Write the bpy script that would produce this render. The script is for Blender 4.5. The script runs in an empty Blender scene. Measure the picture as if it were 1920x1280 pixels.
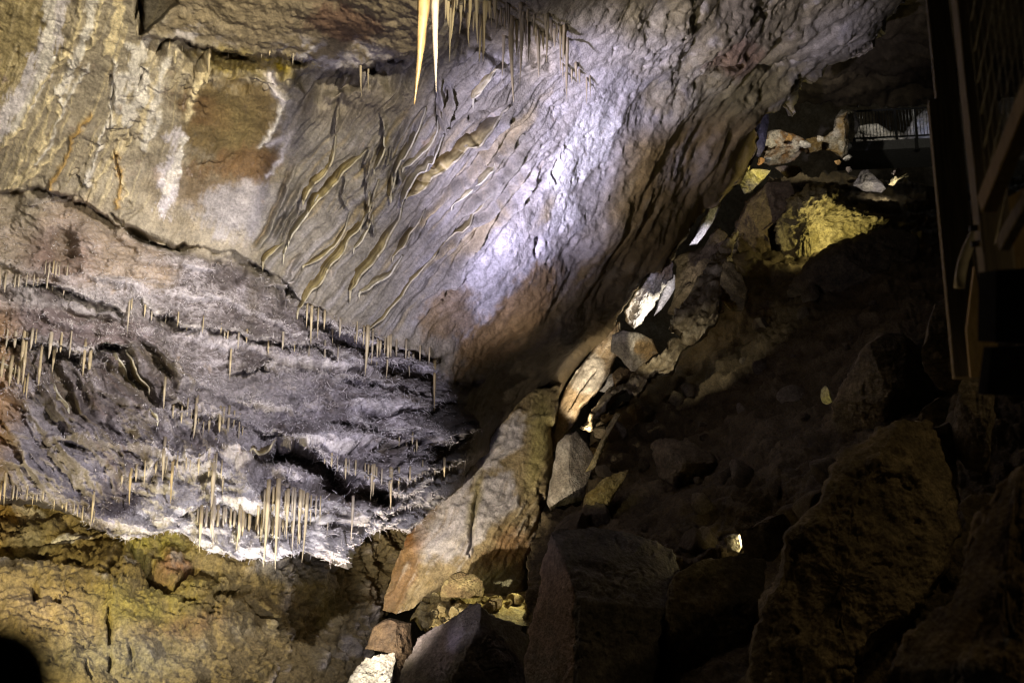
import bpy, math, numpy as np
from math import radians as R

# ------------------------------------------------------------------ camera model
FP = 35.0 / 36.0 * 1920.0
PITCH = R(12)
CAM = np.array([0.0, 0.0, 1.6])
XV = np.array([1.0, 0, 0]); FV = np.array([0, math.cos(PITCH), math.sin(PITCH)]); UV = np.array([0, -math.sin(PITCH), math.cos(PITCH)])

def P(px, py, d):
    px = np.asarray(px, float); py = np.asarray(py, float); d = np.asarray(d, float)
    return CAM + d[..., None] * FV + ((px - 960) / FP * d)[..., None] * XV + ((640 - py) / FP * d)[..., None] * UV

def pix(q):
    r = q - CAM
    d = r @ FV
    return 960 + (r @ XV) / d * FP, 640 - (r @ UV) / d * FP, d

rng = np.random.default_rng(11)
SC = bpy.context.scene
COL = SC.collection

# ------------------------------------------------------------------ noise
_g = np.random.default_rng(3).normal(size=(1024, 3)); _g /= np.linalg.norm(_g, axis=1)[:, None]
from concurrent.futures import ThreadPoolExecutor
_pool = ThreadPoolExecutor(4); _g = _g.astype(np.float32)
def _pn(p, seed):
    fl = np.floor(p); i = fl.astype(np.int32); f = (p - fl).astype(np.float32)
    u = f * f * f * (f * (f * 6 - 15) + 10)
    hx = [(i[:, 0] + a) * np.int32(73856093) for a in (0, 1)]; hy = [(i[:, 1] + a) * np.int32(19349663) for a in (0, 1)]; hz = [(i[:, 2] + a) * np.int32(83492791) ^ np.int32((seed * 2654435) & 0x7fffffff) for a in (0, 1)]
    def corner(a, b, c):
        h = hx[a] ^ hy[b] ^ hz[c]
        h = (h ^ (h >> 13)) * np.int32(1274126177)
        g = _g[(h ^ (h >> 16)) & 1023]
        return g[:, 0] * (f[:, 0] - a) + g[:, 1] * (f[:, 1] - b) + g[:, 2] * (f[:, 2] - c)
    def lx(b, c):
        q = corner(0, b, c); return q + u[:, 0] * (corner(1, b, c) - q)
    def ly(c):
        q = lx(0, c); return q + u[:, 1] * (lx(1, c) - q)
    q = ly(0); return (q + u[:, 2] * (ly(1) - q)) * np.float32(1.6)
def pn(p, seed=0):
    with np.errstate(over='ignore'):
        n = len(p)
        if n < 20000: return _pn(p, seed).astype(float)
        st = list(range(0, n, max(1, n // 8)))
        return np.concatenate(list(_pool.map(lambda k: _pn(p[k:k + max(1, n // 8)], seed), st))).astype(float)

def fbm(p, octs=4, gain=0.5, lac=2.03, seed=0):
    a = 1.0; s = 0; t = 0
    for o in range(octs):
        s = s + a * pn(p * lac ** o, seed + o); t += a; a *= gain
    return s / t

def ridged(p, octs=4, gain=0.5, lac=2.1, seed=0):
    a = 1.0; s = 0; t = 0
    for o in range(octs):
        s = s + a * (1 - np.abs(pn(p * lac ** o, seed + o)) * 1.6); t += a; a *= gain
    return s / t

def sst(x, a, b):
    t = np.clip((x - a) / (b - a), 0, 1)
    return t * t * (3 - 2 * t)

def mix(a, b, w):
    return a + (np.asarray(b) - a) * w[..., None]

def xy0(x, y, z=0.0):
    return np.stack([x, y, np.full_like(x, z)], -1)

# ------------------------------------------------------------------ polygons and lines in plan of a rock face
def roughen(poly, amp, seg=5.0, seed=0, freq=1 / 45.0):
    poly = np.asarray(poly, float)
    out = []
    for k in range(len(poly)):
        a = poly[k]; b = poly[(k + 1) % len(poly)]
        n = max(1, int(np.hypot(*(b - a)) / seg))
        t = np.arange(n)[:, None] / n
        out.append(a + (b - a) * t)
    q = np.concatenate(out)
    z = xy0(q[:, 0] * freq, q[:, 1] * freq)
    q = q + amp * 2 * np.stack([fbm(z, 4, .6, seed=seed), fbm(z + 31.7, 4, .6, seed=seed + 50)], -1)
    return q

def inside_rows(poly, X, Y):
    m = np.zeros((len(Y), len(X)), bool)
    a = poly; b = np.roll(poly, -1, 0)
    for j, y in enumerate(Y):
        c = (a[:, 1] <= y) != (b[:, 1] <= y)
        if not c.any(): continue
        xs = np.sort(a[c, 0] + (y - a[c, 1]) / (b[c, 1] - a[c, 1]) * (b[c, 0] - a[c, 0]))
        m[j] = np.searchsorted(xs, X) % 2 == 1
    return m

def seg_dist(x, y, line, closed=False, want=False):
    line = np.asarray(line, float)
    a = line if closed else line[:-1]
    b = np.roll(line, -1, 0) if closed else line[1:]
    best = np.full(x.shape, 1e9); side = np.zeros(x.shape); par = np.zeros(x.shape)
    bx = np.zeros(x.shape); by = np.zeros(x.shape)
    for k in range(len(a)):
        d = b[k] - a[k]; L = max(d @ d, 1e-9)
        t = np.clip(((x - a[k, 0]) * d[0] + (y - a[k, 1]) * d[1]) / L, 0, 1)
        cx = a[k, 0] + t * d[0]; cy = a[k, 1] + t * d[1]
        r = np.hypot(x - cx, y - cy)
        m = r < best
        best = np.where(m, r, best)
        if want:
            cr = d[0] * (y - a[k, 1]) - d[1] * (x - a[k, 0])
            side = np.where(m, cr, side); par = np.where(m, k + t, par)
            bx = np.where(m, cx, bx); by = np.where(m, cy, by)
    return (best, side, par / len(a), bx, by) if want else best

def inpoly(x, y, poly):
    poly = np.asarray(poly, float); b = np.roll(poly, -1, 0); r = np.zeros(x.shape, bool)
    for p, q in zip(poly, b):
        if p[1] == q[1]: continue
        r ^= ((p[1] <= y) != (q[1] <= y)) & (x < p[0] + (y - p[1]) / (q[1] - p[1]) * (q[0] - p[0]))
    return r

def region(x, y, poly, soft):
    s = seg_dist(x, y, poly, True) * np.where(inpoly(x, y, poly), 1, -1)
    return sst(s, -soft, soft)

def blob(x, y, cx, cy, rx, ry, ang=0.0, soft=.5):
    c, s = math.cos(R(ang)), math.sin(R(ang))
    u = ((x - cx) * c + (y - cy) * s) / rx; v = (-(x - cx) * s + (y - cy) * c) / ry
    return 1 - sst(np.hypot(u, v), 1 - soft, 1 + soft)

class TPS:
    def __init__(s, pts):
        p = np.asarray(pts, float); s.c = p[:, :2] / 500.0; n = len(p)
        K = s.k(np.hypot(*(s.c[:, None] - s.c[None]).transpose(2, 0, 1))) + np.eye(n) * 0.01
        Q = np.c_[np.ones(n), s.c]
        A = np.block([[K, Q], [Q.T, np.zeros((3, 3))]])
        s.w = np.linalg.solve(A, np.r_[np.log(p[:, 2]), 0, 0, 0])
    @staticmethod
    def k(r): return r * r * np.log(np.maximum(r, 1e-6))
    def __call__(s, x, y):
        x = x / 500.0; y = y / 500.0
        z = s.w[-3] + s.w[-2] * x + s.w[-1] * y
        for k in range(len(s.c)):
            z = z + s.w[k] * s.k(np.hypot(x - s.c[k, 0], y - s.c[k, 1]))
        return np.exp(z)

# ------------------------------------------------------------------ object helpers
def mesh_obj(name, V, Fq, mat, parent=None, col=None, smooth=True):
    me = bpy.data.meshes.new(name)
    V = np.asarray(V, np.float32)
    if isinstance(Fq, np.ndarray):
        k = Fq.shape[1]
        me.vertices.add(len(V)); me.vertices.foreach_set('co', V.ravel())
        me.loops.add(Fq.size); me.loops.foreach_set('vertex_index', Fq.ravel().astype(np.int32))
        me.polygons.add(len(Fq)); me.polygons.foreach_set('loop_start', np.arange(0, Fq.size, k, dtype=np.int32))
        me.update(calc_edges=True)
    else:
        me.from_pydata([tuple(map(float, v)) for v in V], [], [tuple(map(int, f)) for f in Fq])
    me.validate()
    me.polygons.foreach_set('use_smooth', np.full(len(me.polygons), smooth))
    if col is not None:
        at = me.color_attributes.new('Col', 'FLOAT_COLOR', 'POINT')
        c4 = np.ones((len(V), 4), np.float32); c4[:, :3] = np.clip(col, 0.004, 0.92)
        at.data.foreach_set('color', c4.ravel())
    me.materials.append(mat)
    o = bpy.data.objects.new(name, me); COL.objects.link(o)
    if parent is not None: o.parent = parent
    return o

def tag(o, label=None, cat=None, group=None, kind=None):
    if label: o['label'] = label
    if cat: o['category'] = cat
    if group: o['group'] = group
    if kind: o['kind'] = kind
    return o

def empty(name, loc, label, cat, group=None):
    o = bpy.data.objects.new(name, None); COL.objects.link(o); o.location = [float(v) for v in loc]
    o.empty_display_size = .1
    return tag(o, label, cat, group)

# ------------------------------------------------------------------ materials
def nodes(name):
    m = bpy.data.materials.new(name); m.use_nodes = True
    nt = m.node_tree; return m, nt, nt.nodes['Principled BSDF']

def rock_mat(name, rough=.72, bump=.6, scale=22.0, spec=.35, vary=.45, dist=.02, glint=0.0):
    m, nt, b = nodes(name); N = nt.nodes.new; L = nt.links.new
    at = N('ShaderNodeVertexColor'); at.layer_name = 'Col'
    tc = N('ShaderNodeTexCoord')
    n1 = N('ShaderNodeTexNoise'); n1.inputs['Scale'].default_value = scale; n1.inputs['Detail'].default_value = 7; n1.inputs['Roughness'].default_value = .68
    n2 = N('ShaderNodeTexNoise'); n2.inputs['Scale'].default_value = scale * .23; n2.inputs['Detail'].default_value = 5; n2.inputs['Roughness'].default_value = .6
    vo = N('ShaderNodeTexVoronoi'); vo.inputs['Scale'].default_value = scale * 1.4
    for t in (n1, n2, vo): L(tc.outputs['Object'], t.inputs['Vector'])
    mr = N('ShaderNodeMapRange'); mr.inputs['From Min'].default_value = .28; mr.inputs['From Max'].default_value = .72
    mr.inputs['To Min'].default_value = 1 - vary; mr.inputs['To Max'].default_value = 1 + vary * .75
    L(n1.outputs['Fac'], mr.inputs['Value'])
    mr2 = N('ShaderNodeMapRange'); mr2.inputs['From Min'].default_value = .3; mr2.inputs['From Max'].default_value = .7
    mr2.inputs['To Min'].default_value = 1 - vary * .6; mr2.inputs['To Max'].default_value = 1 + vary * .5
    L(n2.outputs['Fac'], mr2.inputs['Value'])
    mu = N('ShaderNodeMath'); mu.operation = 'MULTIPLY'; L(mr.outputs[0], mu.inputs[0]); L(mr2.outputs[0], mu.inputs[1])
    sc = N('ShaderNodeVectorMath'); sc.operation = 'SCALE'; L(at.outputs['Color'], sc.inputs[0]); L(mu.outputs[0], sc.inputs['Scale'])
    L(sc.outputs[0], b.inputs['Base Color'])
    ad = N('ShaderNodeMath'); ad.operation = 'MULTIPLY_ADD'; ad.inputs[1].default_value = .35
    L(vo.outputs['Distance'], ad.inputs[0]); L(n1.outputs['Fac'], ad.inputs[2])
    bp = N('ShaderNodeBump'); bp.inputs['Strength'].default_value = bump; bp.inputs['Distance'].default_value = dist
    L(ad.outputs[0], bp.inputs['Height']); L(bp.outputs[0], b.inputs['Normal'])
    rr = N('ShaderNodeMapRange'); rr.inputs['To Min'].default_value = rough - .22; rr.inputs['To Max'].default_value = min(1, rough + .2)
    L(n2.outputs['Fac'], rr.inputs['Value']); L(rr.outputs[0], b.inputs['Roughness'])
    b.inputs['Specular IOR Level'].default_value = spec
    return m

def plain_mat(name, col, rough=.6, bump=.2, scale=30, spec=.4, vary=.3, stretch=(1, 1, 1), metal=0.0, trans=0.0, sss=0.0):
    m, nt, b = nodes(name); N = nt.nodes.new; L = nt.links.new
    tc = N('ShaderNodeTexCoord'); mp = N('ShaderNodeMapping'); mp.inputs['Scale'].default_value = stretch
    L(tc.outputs['Object'], mp.inputs['Vector'])
    n1 = N('ShaderNodeTexNoise'); n1.inputs['Scale'].default_value = scale; n1.inputs['Detail'].default_value = 6; n1.inputs['Roughness'].default_value = .62
    L(mp.outputs[0], n1.inputs['Vector'])
    cr = N('ShaderNodeValToRGB')
    c = np.array(col)
    cr.color_ramp.elements[0].position = .3; cr.color_ramp.elements[0].color = (*np.clip(c * (1 - vary), 0, 1), 1)
    cr.color_ramp.elements[1].position = .72; cr.color_ramp.elements[1].color = (*np.clip(c * (1 + vary), 0, 1), 1)
    L(n1.outputs['Fac'], cr.inputs['Fac']); L(cr.outputs[0], b.inputs['Base Color'])
    bp = N('ShaderNodeBump'); bp.inputs['Strength'].default_value = bump; bp.inputs['Distance'].default_value = .01
    L(n1.outputs['Fac'], bp.inputs['Height']); L(bp.outputs[0], b.inputs['Normal'])
    b.inputs['Roughness'].default_value = rough; b.inputs['Specular IOR Level'].default_value = spec; b.inputs['Metallic'].default_value = metal
    if trans:
        tr = N('ShaderNodeBsdfTranslucent'); L(cr.outputs[0], tr.inputs['Color'])
        mx = N('ShaderNodeMixShader'); mx.inputs['Fac'].default_value = trans
        out = nt.nodes['Material Output']
        L(b.outputs[0], mx.inputs[1]); L(tr.outputs[0], mx.inputs[2]); L(mx.outputs[0], out.inputs['Surface'])
    return m

MR = rock_mat('limestone_calcite', .62, .6, 36, .4, .44)
MW = rock_mat('clay_stained_wall', .7, .75, 34, .3, .62)
MB = rock_mat('boulder_limestone', .75, .85, 30, .3, .6)
M_ST = plain_mat('stalactite_cream', (.62, .52, .33), .38, .15, 14, .5, .3, (1, 1, .25), trans=.25)
M_ST2 = plain_mat('stalactite_white', (.58, .51, .39), .4, .15, 14, .5, .25, (1, 1, .25), trans=.25)
M_ST3 = plain_mat('stalactite_amber', (.52, .40, .2), .35, .15, 14, .5, .35, (1, 1, .25), trans=.25)
M_ST4 = plain_mat('stalactite_dull', (.45, .38, .26), .45, .2, 14, .4, .35, (1, 1, .25), trans=.15)
def drape_mat(name):
    m = rock_mat(name, .45, .35, 26, .5, .25); nt = m.node_tree; b = nt.nodes['Principled BSDF']; src = b.inputs['Base Color'].links[0].from_socket
    tr = nt.nodes.new('ShaderNodeBsdfTranslucent'); mx = nt.nodes.new('ShaderNodeMixShader'); mx.inputs['Fac'].default_value = .3
    nt.links.new(src, tr.inputs['Color']); nt.links.new(b.outputs[0], mx.inputs[1]); nt.links.new(tr.outputs[0], mx.inputs[2]); nt.links.new(mx.outputs[0], nt.nodes['Material Output'].inputs['Surface'])
    return m
M_DR = drape_mat('drapery_calcite'); M_DR2 = drape_mat('drapery_pale')
M_TIM = plain_mat('weathered_timber', (.17, .135, .085), .7, .5, 9, .25, .45, (6, 6, .35))
M_TIM2 = plain_mat('pale_board', (.30, .21, .09), .7, .3, 9, .25, .3, (6, 6, .5))
M_STEEL = plain_mat('dark_painted_steel', (.045, .045, .042), .5, .1, 30, .4, .3)
M_WIRE = plain_mat('galvanised_wire', (.22, .2, .14), .45, .1, 30, .5, .3, metal=.6)
M_CONC = plain_mat('grey_concrete', (.2, .2, .19), .85, .4, 18, .2, .25)
M_BLACK = plain_mat('black_sheet', (.008, .008, .010), .9, .1, 30, .05, .3)
M_RUB = plain_mat('black_rubber', (.006, .006, .005), .8, .1, 30, .2, .3)
M_HOSE = plain_mat('pale_hose', (.45, .4, .28), .5, .1, 30, .4, .2)

# ------------------------------------------------------------------ rock faces: a clipped grid bent through depth, with a thick edge
def sheet(poly, rough, step, seed):
    q = roughen(poly, rough, 5, seed)
    X = np.arange(q[:, 0].min() - 2 * step, q[:, 0].max() + 2 * step, step)
    Y = np.arange(q[:, 1].min() - 2 * step, q[:, 1].max() + 2 * step, step)
    m = inside_rows(q, X, Y)
    cell = m[:-1, :-1] | m[1:, :-1] | m[:-1, 1:] | m[1:, 1:]
    use = np.zeros_like(m)
    use[:-1, :-1] |= cell; use[1:, :-1] |= cell; use[:-1, 1:] |= cell; use[1:, 1:] |= cell
    vid = np.full(m.shape, -1, np.int64); vid[use] = np.arange(use.sum())
    gx, gy = np.meshgrid(X, Y)
    px = gx[use].copy(); py = gy[use].copy(); ins = m[use]
    out = np.where(~ins)[0]
    a = q; b = np.roll(q, -1, 0); ab = b - a; LL = np.maximum((ab ** 2).sum(1), 1e-9)
    for s in range(0, len(out), 400):
        ii = out[s:s + 400]; p = np.c_[px[ii], py[ii]]
        t = np.clip(((p[:, None] - a[None]) * ab[None]).sum(2) / LL, 0, 1)
        c = a[None] + t[..., None] * ab[None]
        k = ((c - p[:, None]) ** 2).sum(2).argmin(1)
        cc = c[np.arange(len(ii)), k]; px[ii] = cc[:, 0]; py[ii] = cc[:, 1]
    j, i = np.where(cell)
    Fq = np.c_[vid[j, i], vid[j + 1, i], vid[j + 1, i + 1], vid[j, i + 1]]
    E = np.concatenate([Fq[:, [0, 1]], Fq[:, [1, 2]], Fq[:, [2, 3]], Fq[:, [3, 0]]])
    key = np.sort(E, 1); key = key[:, 0] * (len(px) + 1) + key[:, 1]
    u, idx, cnt = np.unique(key, return_index=True, return_counts=True)
    be = E[idx[cnt == 1]]
    return px, py, Fq, be, vid, X, Y

def base_normal(fn, x, y, d):
    p0 = P(x, y, d); px_ = P(x + 2, y, fn(x + 2, y)); py_ = P(x, y + 2, fn(x, y + 2))
    n = np.cross(py_ - p0, px_ - p0); n /= np.linalg.norm(n, axis=1)[:, None]
    flip = ((n * (CAM - p0)).sum(1) < 0); n[flip] *= -1
    return p0, n

def skirt(V, Fq, be, col, thick=1.6, segs=4):
    """carry the open border back into the rock so the face has real thickness"""
    bv = np.unique(be); mp = {int(v): k for k, v in enumerate(bv)}
    r = V[bv] - CAM; r /= np.linalg.norm(r, axis=1)[:, None]
    ring = bv; VV = [V]; FF = [Fq]; CC = [col]; n0 = len(V)
    ea = np.array([mp[int(v)] for v in be[:, 0]]); eb = np.array([mp[int(v)] for v in be[:, 1]])
    for s in range(1, segs + 1):
        q = V[bv] + r * thick * (s / segs) ** 1.3
        q = q + .06 * s * np.stack([pn(q * 1.7 + 3, 5), pn(q * 1.7 + 9, 6), pn(q * 1.7 + 15, 7)], -1) * (s > 0) * .5
        new = np.arange(n0, n0 + len(bv)); n0 += len(bv)
        FF.append(np.c_[ring[eb], ring[ea], new[ea], new[eb]])
        VV.append(q); CC.append(col[bv]); ring = new
    return np.concatenate(VV), np.concatenate(FF), np.concatenate(CC)

class Face: pass
def pick(fc, x, y):
    """world point of a built rock face near a plan position"""
    i = np.clip(np.round((x - fc.X[0]) / (fc.X[1] - fc.X[0])).astype(int), 0, len(fc.X) - 1)
    j = np.clip(np.round((y - fc.Y[0]) / (fc.Y[1] - fc.Y[0])).astype(int), 0, len(fc.Y) - 1)
    k = fc.vid[j, i]
    if k < 0: return None
    return fc.V[k]

def tube(path, rad, sides=10, wob=0.0, seed=0):
    path = np.asarray(path, float); n = len(path)
    t = np.gradient(path, axis=0); t /= np.linalg.norm(t, axis=1)[:, None]
    ref = np.array([.3, 1.0, .1]); u = np.cross(t, ref); u /= np.linalg.norm(u, axis=1)[:, None]; v = np.cross(t, u)
    a = np.arange(sides) / sides * 2 * math.pi
    rr = np.asarray(rad)[:, None] * (1 + wob * np.stack([pn(np.c_[np.cos(a) * 1.3 + seed, np.sin(a) * 1.3, np.full(sides, k * .45)], seed) for k in range(n)]))
    V = path[:, None] + rr[..., None] * (u[:, None] * np.cos(a)[None, :, None] + v[:, None] * np.sin(a)[None, :, None])
    k = np.arange(n - 1)[:, None] * sides; i = np.arange(sides)[None]; j = (i + 1) % sides
    Fq = np.stack([k + i, k + j, k + sides + j, k + sides + i], -1).reshape(-1, 4).tolist()
    Fq.append(list(range(sides))[::-1]); Fq.append([(n - 1) * sides + q for q in range(sides)])
    return V.reshape(-1, 3), Fq


# ================================================================== the hanging rock ceiling
STEP = 2.1
ceil_poly = [(-160, -110), (1715, -110), (1690, 12), (1655, 52), (1638, 92), (1560, 130), (1528, 160), (1508, 158), (1500, 200), (1488, 216), (1470, 196), (1440, 202),
             (1425, 212), (1418, 285), (1392, 326), (1328, 392), (1288, 446), (1250, 478), (1207, 520), (1172, 570), (1150, 620), (1110, 668), (1062, 735), (1035, 765), (985, 800),
             (930, 832), (890, 870), (850, 905), (800, 950), (770, 972), (705, 985), (655, 1008), (628, 1046), (600, 1040), (560, 1030), (520, 1042), (455, 1046),
             (400, 1036), (372, 1012), (335, 1002), (318, 994), (240, 1010), (180, 985), (110, 950), (60, 932), (-160, 925)]
D_ceil = TPS([(-160, -110, 7.4), (0, 0, 8.0), (300, -60, 7.9), (600, -60, 7.6), (800, -60, 7.5), (1000, -60, 8.0), (1200, -60, 9.3), (1450, -60, 11.5), (1700, -60, 14.2),
              (0, 200, 8.9), (0, 400, 9.7), (-160, 600, 9.4), (0, 620, 9.3), (0, 900, 8.8), (-160, 925, 8.7), (180, 980, 8.9), (300, 150, 9.0), (300, 380, 9.9), (300, 600, 9.7), (300, 800, 9.4),
              (330, 985, 9.0), (520, 1030, 9.0), (640, 1010, 9.5), (500, 850, 9.7), (600, 150, 9.4), (560, 350, 10.2), (560, 560, 10.5), (600, 700, 10.3), (760, 900, 10.6), (770, 970, 11.1),
              (800, 250, 9.8), (800, 450, 10.6), (820, 640, 11.2), (880, 790, 12.5), (860, 890, 12.3), (980, 790, 14.6), (960, 700, 13.4), (1000, 150, 9.9), (1000, 400, 10.9), (1000, 600, 12.3),
              (1200, 120, 10.7), (1130, 280, 11.2), (1180, 420, 12.9), (1150, 560, 14.6), (1100, 680, 15.2), (1350, 150, 12.8), (1300, 300, 14.2), (1280, 450, 16.6), (1420, 260, 17.5), (1480, 200, 16.8), (1640, 80, 15.6)])

LEDGES = [  # line, step back (m), reach below the line (px), ripple (px)
    ([(255, 62), (300, 66), (345, 70), (400, 82), (470, 92), (530, 98), (590, 104), (640, 128), (690, 126), (760, 112), (800, 96)], .42, 90, 9),
    ([(830, 30), (900, 46), (980, 60), (1060, 80)], .35, 110, 12),
    ([(-20, 352), (60, 350), (120, 362), (190, 398), (215, 415), (262, 446), (330, 462), (430, 470), (500, 505), (560, 552), (620, 590)], .22, 70, 10),
    ([(-20, 548), (60, 545), (120, 545), (180, 572), (260, 588)], .2, 60, 8),
    ([(-20, 652), (40, 648), (90, 660), (150, 672), (205, 640), (260, 668)], .38, 110, 10),
    ([(240, 560), (300, 588), (360, 612), (440, 628), (520, 640), (600, 660), (680, 680)], .22, 60, 12),
    ([(560, 588), (600, 602), (650, 628), (700, 640), (760, 655), (810, 668), (850, 660)], .34, 80, 10),
    ([(420, 700), (520, 690), (620, 705), (700, 725), (780, 735), (860, 745)], .2, 50, 14),
    ([(300, 770), (350, 785), (420, 790), (470, 800), (520, 830), (580, 850)], .2, 60, 12),
    ([(600, 800), (680, 800), (760, 815), (840, 820), (910, 800)], .2, 45, 12),
    ([(470, 905), (520, 850), (570, 852), (600, 875), (640, 895), (680, 905), (720, 893), (780, 880), (840, 868), (900, 850)], .36, 70, 13),
    ([(230, 905), (270, 888), (310, 868), (360, 880), (410, 900), (470, 912)], .32, 75, 10),
    ([(330, 966), (390, 958), (450, 962), (510, 972), (570, 968), (640, 960), (700, 962), (780, 930)], .3, 60, 8),
]

def bumpline(x, y, line, amp, reach, rip, seed):
    xx = x + rip * fbm(xy0(x / 40, y / 40, seed * 3.1), 4, .6, seed=seed)
    yy = y + rip * 1.8 * fbm(xy0(x / 36, seed * 7.7 + 0 * x), 4, .56, seed=seed + 3)
    xs = [p[0] for p in line]
    ly = np.interp(xx, xs, [p[1] for p in line])
    s = yy - ly
    endf = sst(xx, xs[0] - 10, xs[0] + 50) * (1 - sst(xx, xs[-1] - 60, xs[-1] + 10))
    below = np.clip(s / reach, 0, 1)
    f = sst(s, -2.0, 3.5) * (1 - below) ** 1.1
    fr = np.exp(-(s / 10.0) ** 2)
    brk_ = .25 + .75 * sst(fbm(xy0(x / 70, y / 70, seed * 1.9), 3, .6, seed=seed + 6), -.22, .22)
    return amp * f * endf * brk_, fr * endf, s, endf

def flowcoord(x, y, ax, ay):
    n = math.hypot(ax, ay); ax /= n; ay /= n
    return x * ax + y * ay, -x * ay + y * ax      # along, across

DRIPS = [ # winding calcite rivulets on the left wall: line, width, colour key, relief
    ([(118, -60), (100, 60), (70, 150), (20, 210), (-40, 260)], 26, 'lav', .0), ([(92, -60), (95, 60), (80, 140), (50, 200), (0, 250)], 14, 'wht', .01),
    ([(150, -40), (150, 40), (120, 100), (70, 170), (40, 230), (0, 275)], 3.4, 'crm', .03), ([(190, 0), (170, 80), (135, 130), (112, 175), (112, 215), (95, 250), (60, 310), (10, 352)], 3.2, 'crm', .03),
    ([(165, 118), (150, 150), (128, 185), (122, 210)], 3.2, 'wht', .03), ([(215, 110), (212, 150), (212, 185), (209, 235)], 3.4, 'wht', .05),
    ([(203, 228), (186, 255), (188, 272), (178, 300), (165, 345)], 4.2, 'wht', .05), ([(186, 255), (176, 270), (170, 290)], 2.6, 'crm', .03),
    ([(168, 215), (150, 240), (138, 252), (126, 290), (110, 320), (98, 350)], 4.0, 'amb', .05), ([(226, 262), (214, 290), (180, 340)], 3, 'crm', .03),
    ([(268, 262), (262, 250), (275, 200), (300, 150), (305, 130)], 9, 'crm', .02), ([(250, 85), (250, 130), (225, 150), (222, 180), (240, 225), (262, 190), (268, 130)], 14, 'wht', .01),
    ([(216, 285), (222, 315), (230, 345), (218, 390)], 3.6, 'amb', .05), ([(232, 335), (236, 360), (232, 375)], 3, 'crm', .04), ([(120, 260), (70, 320), (20, 356)], 3.6, 'crm', .03),
    ([(90, 180), (60, 240), (30, 330)], 3, 'crm', .02), ([(140, 60), (130, 130), (90, 200), (85, 250), (40, 340)], 2.8, 'crm', .02), ([(105, 165), (118, 200), (100, 260), (70, 300)], 2.4, 'wht', .02),
    ([(160, -60), (170, 0), (165, 50), (140, 110), (120, 170)], 11, 'wht', .01), ([(275, 70), (262, 110), (246, 150), (232, 200), (238, 235)], 12, 'wht', .01), ([(60, 110), (40, 180), (10, 240)], 12, 'lav', 0), ([(225, -40), (222, 30), (205, 90)], 12, 'crm', 0), ([(310, 110), (300, 160), (288, 200), (270, 262)], 8, 'wht', .01),
    ([(330, 250), (325, 290), (318, 330), (305, 400)], 20, 'lav', .012), ([(340, 262), (330, 320), (312, 360)], 12, 'wht', .01), ([(535, 178), (520, 215), (500, 262), (488, 275)], 4, 'wht', .03),
    ([(505, 130), (515, 165), (535, 182)], 8, 'lav', .015), ([(570, 190), (545, 250), (520, 310), (500, 330)], 4, 'lav', .01), ([(300, 210), (290, 240), (270, 280)], 4, 'wht', .02),
    ([(385, 100), (380, 140), (355, 200), (350, 220)], 6, 'crm', .02), ([(330, 95), (327, 112)], 2.6, 'crm', .06), ([(392, 95), (388, 143)], 2.8, 'crm', .08),
    ([(530, 255), (520, 262), (505, 270)], 7, 'lav', .01), 
    ([(400, 0), (330, 20), (310, 40), (340, 60), (420, 50)], 14, 'gry', .0),
]
PAL = dict(lav=(.66, .62, .66), wht=(.78, .74, .69), crm=(.76, .65, .42), amb=(.52, .34, .12), gry=(.42, .39, .35), rib=(.46, .41, .33))

RIBS = [[(710, 214), (722, 232), (721, 261), (724, 276), (712, 300), (702, 316)], [(693, 278), (688, 300), (686, 335)], [(702, 278), (693, 318), (691, 358)], [(800, 215), (781, 249), (762, 283), (745, 307), (738, 345), (733, 376)], [(748, 307), (752, 335), (740, 354)],
        [(732, 278), (728, 308)], [(738, 278), (736, 290), (728, 300)], [(691, 352), (694, 400), (686, 430)], [(712, 335), (693, 400), (701, 419), (699, 447)], [(827, 150), (831, 214), (832, 254)], [(848, 202), (836, 221), (832, 250)], [(834, 254), (820, 276), (803, 307), (786, 323), (769, 342), (757, 369), (752, 398)],
        [(640, 180), (634, 220), (629, 254)], [(600, 360), (575, 400), (548, 440), (538, 458)], [(583, 352), (560, 392), (540, 430), (530, 456)], [(572, 340), (545, 390), (516, 450)], [(560, 300), (530, 370), (500, 440), (480, 470)], [(658, 394), (640, 360), (652, 330)], [(954, 199), (913, 244), (889, 264), (874, 273)], [(964, 205), (925, 252), (895, 282)],
        [(985, 240), (940, 290), (905, 330), (860, 375)], [(1000, 265), (955, 315), (900, 375), (868, 410)], [(1010, 300), (965, 350), (915, 405), (872, 430)], [(940, 260), (905, 300), (870, 340), (830, 375)], [(880, 330), (840, 370), (800, 410), (770, 460)], [(1016, 325), (985, 370), (930, 430)], [(846, 170), (852, 200), (835, 235)], [(770, 230), (748, 262), (735, 290)],
        [(566, 501), (533, 540), (532, 583)], [(572, 505), (545, 540), (538, 560)], [(570, 480), (540, 520)], [(800, 400), (770, 440), (745, 470)], [(900, 400), (850, 460), (815, 490)], [(935, 400), (890, 460), (850, 510)]]

def crack(x, y, line, w, wob=5, seed=0):
    xx = x + wob * fbm(xy0(x / 16, y / 16, seed + .5), 3, .6, seed=seed); yy = y + wob * fbm(xy0(x / 16, y / 16, seed + 9.5), 3, .6, seed=seed + 9)
    d, s, t, _, _ = seg_dist(xx, yy, line, want=True)
    ww = w * (np.sin(np.clip(t, 0, 1) * math.pi) ** .5 * .9 + .1)
    return np.exp(-(d / np.maximum(ww, .3)) ** 2)

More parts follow.
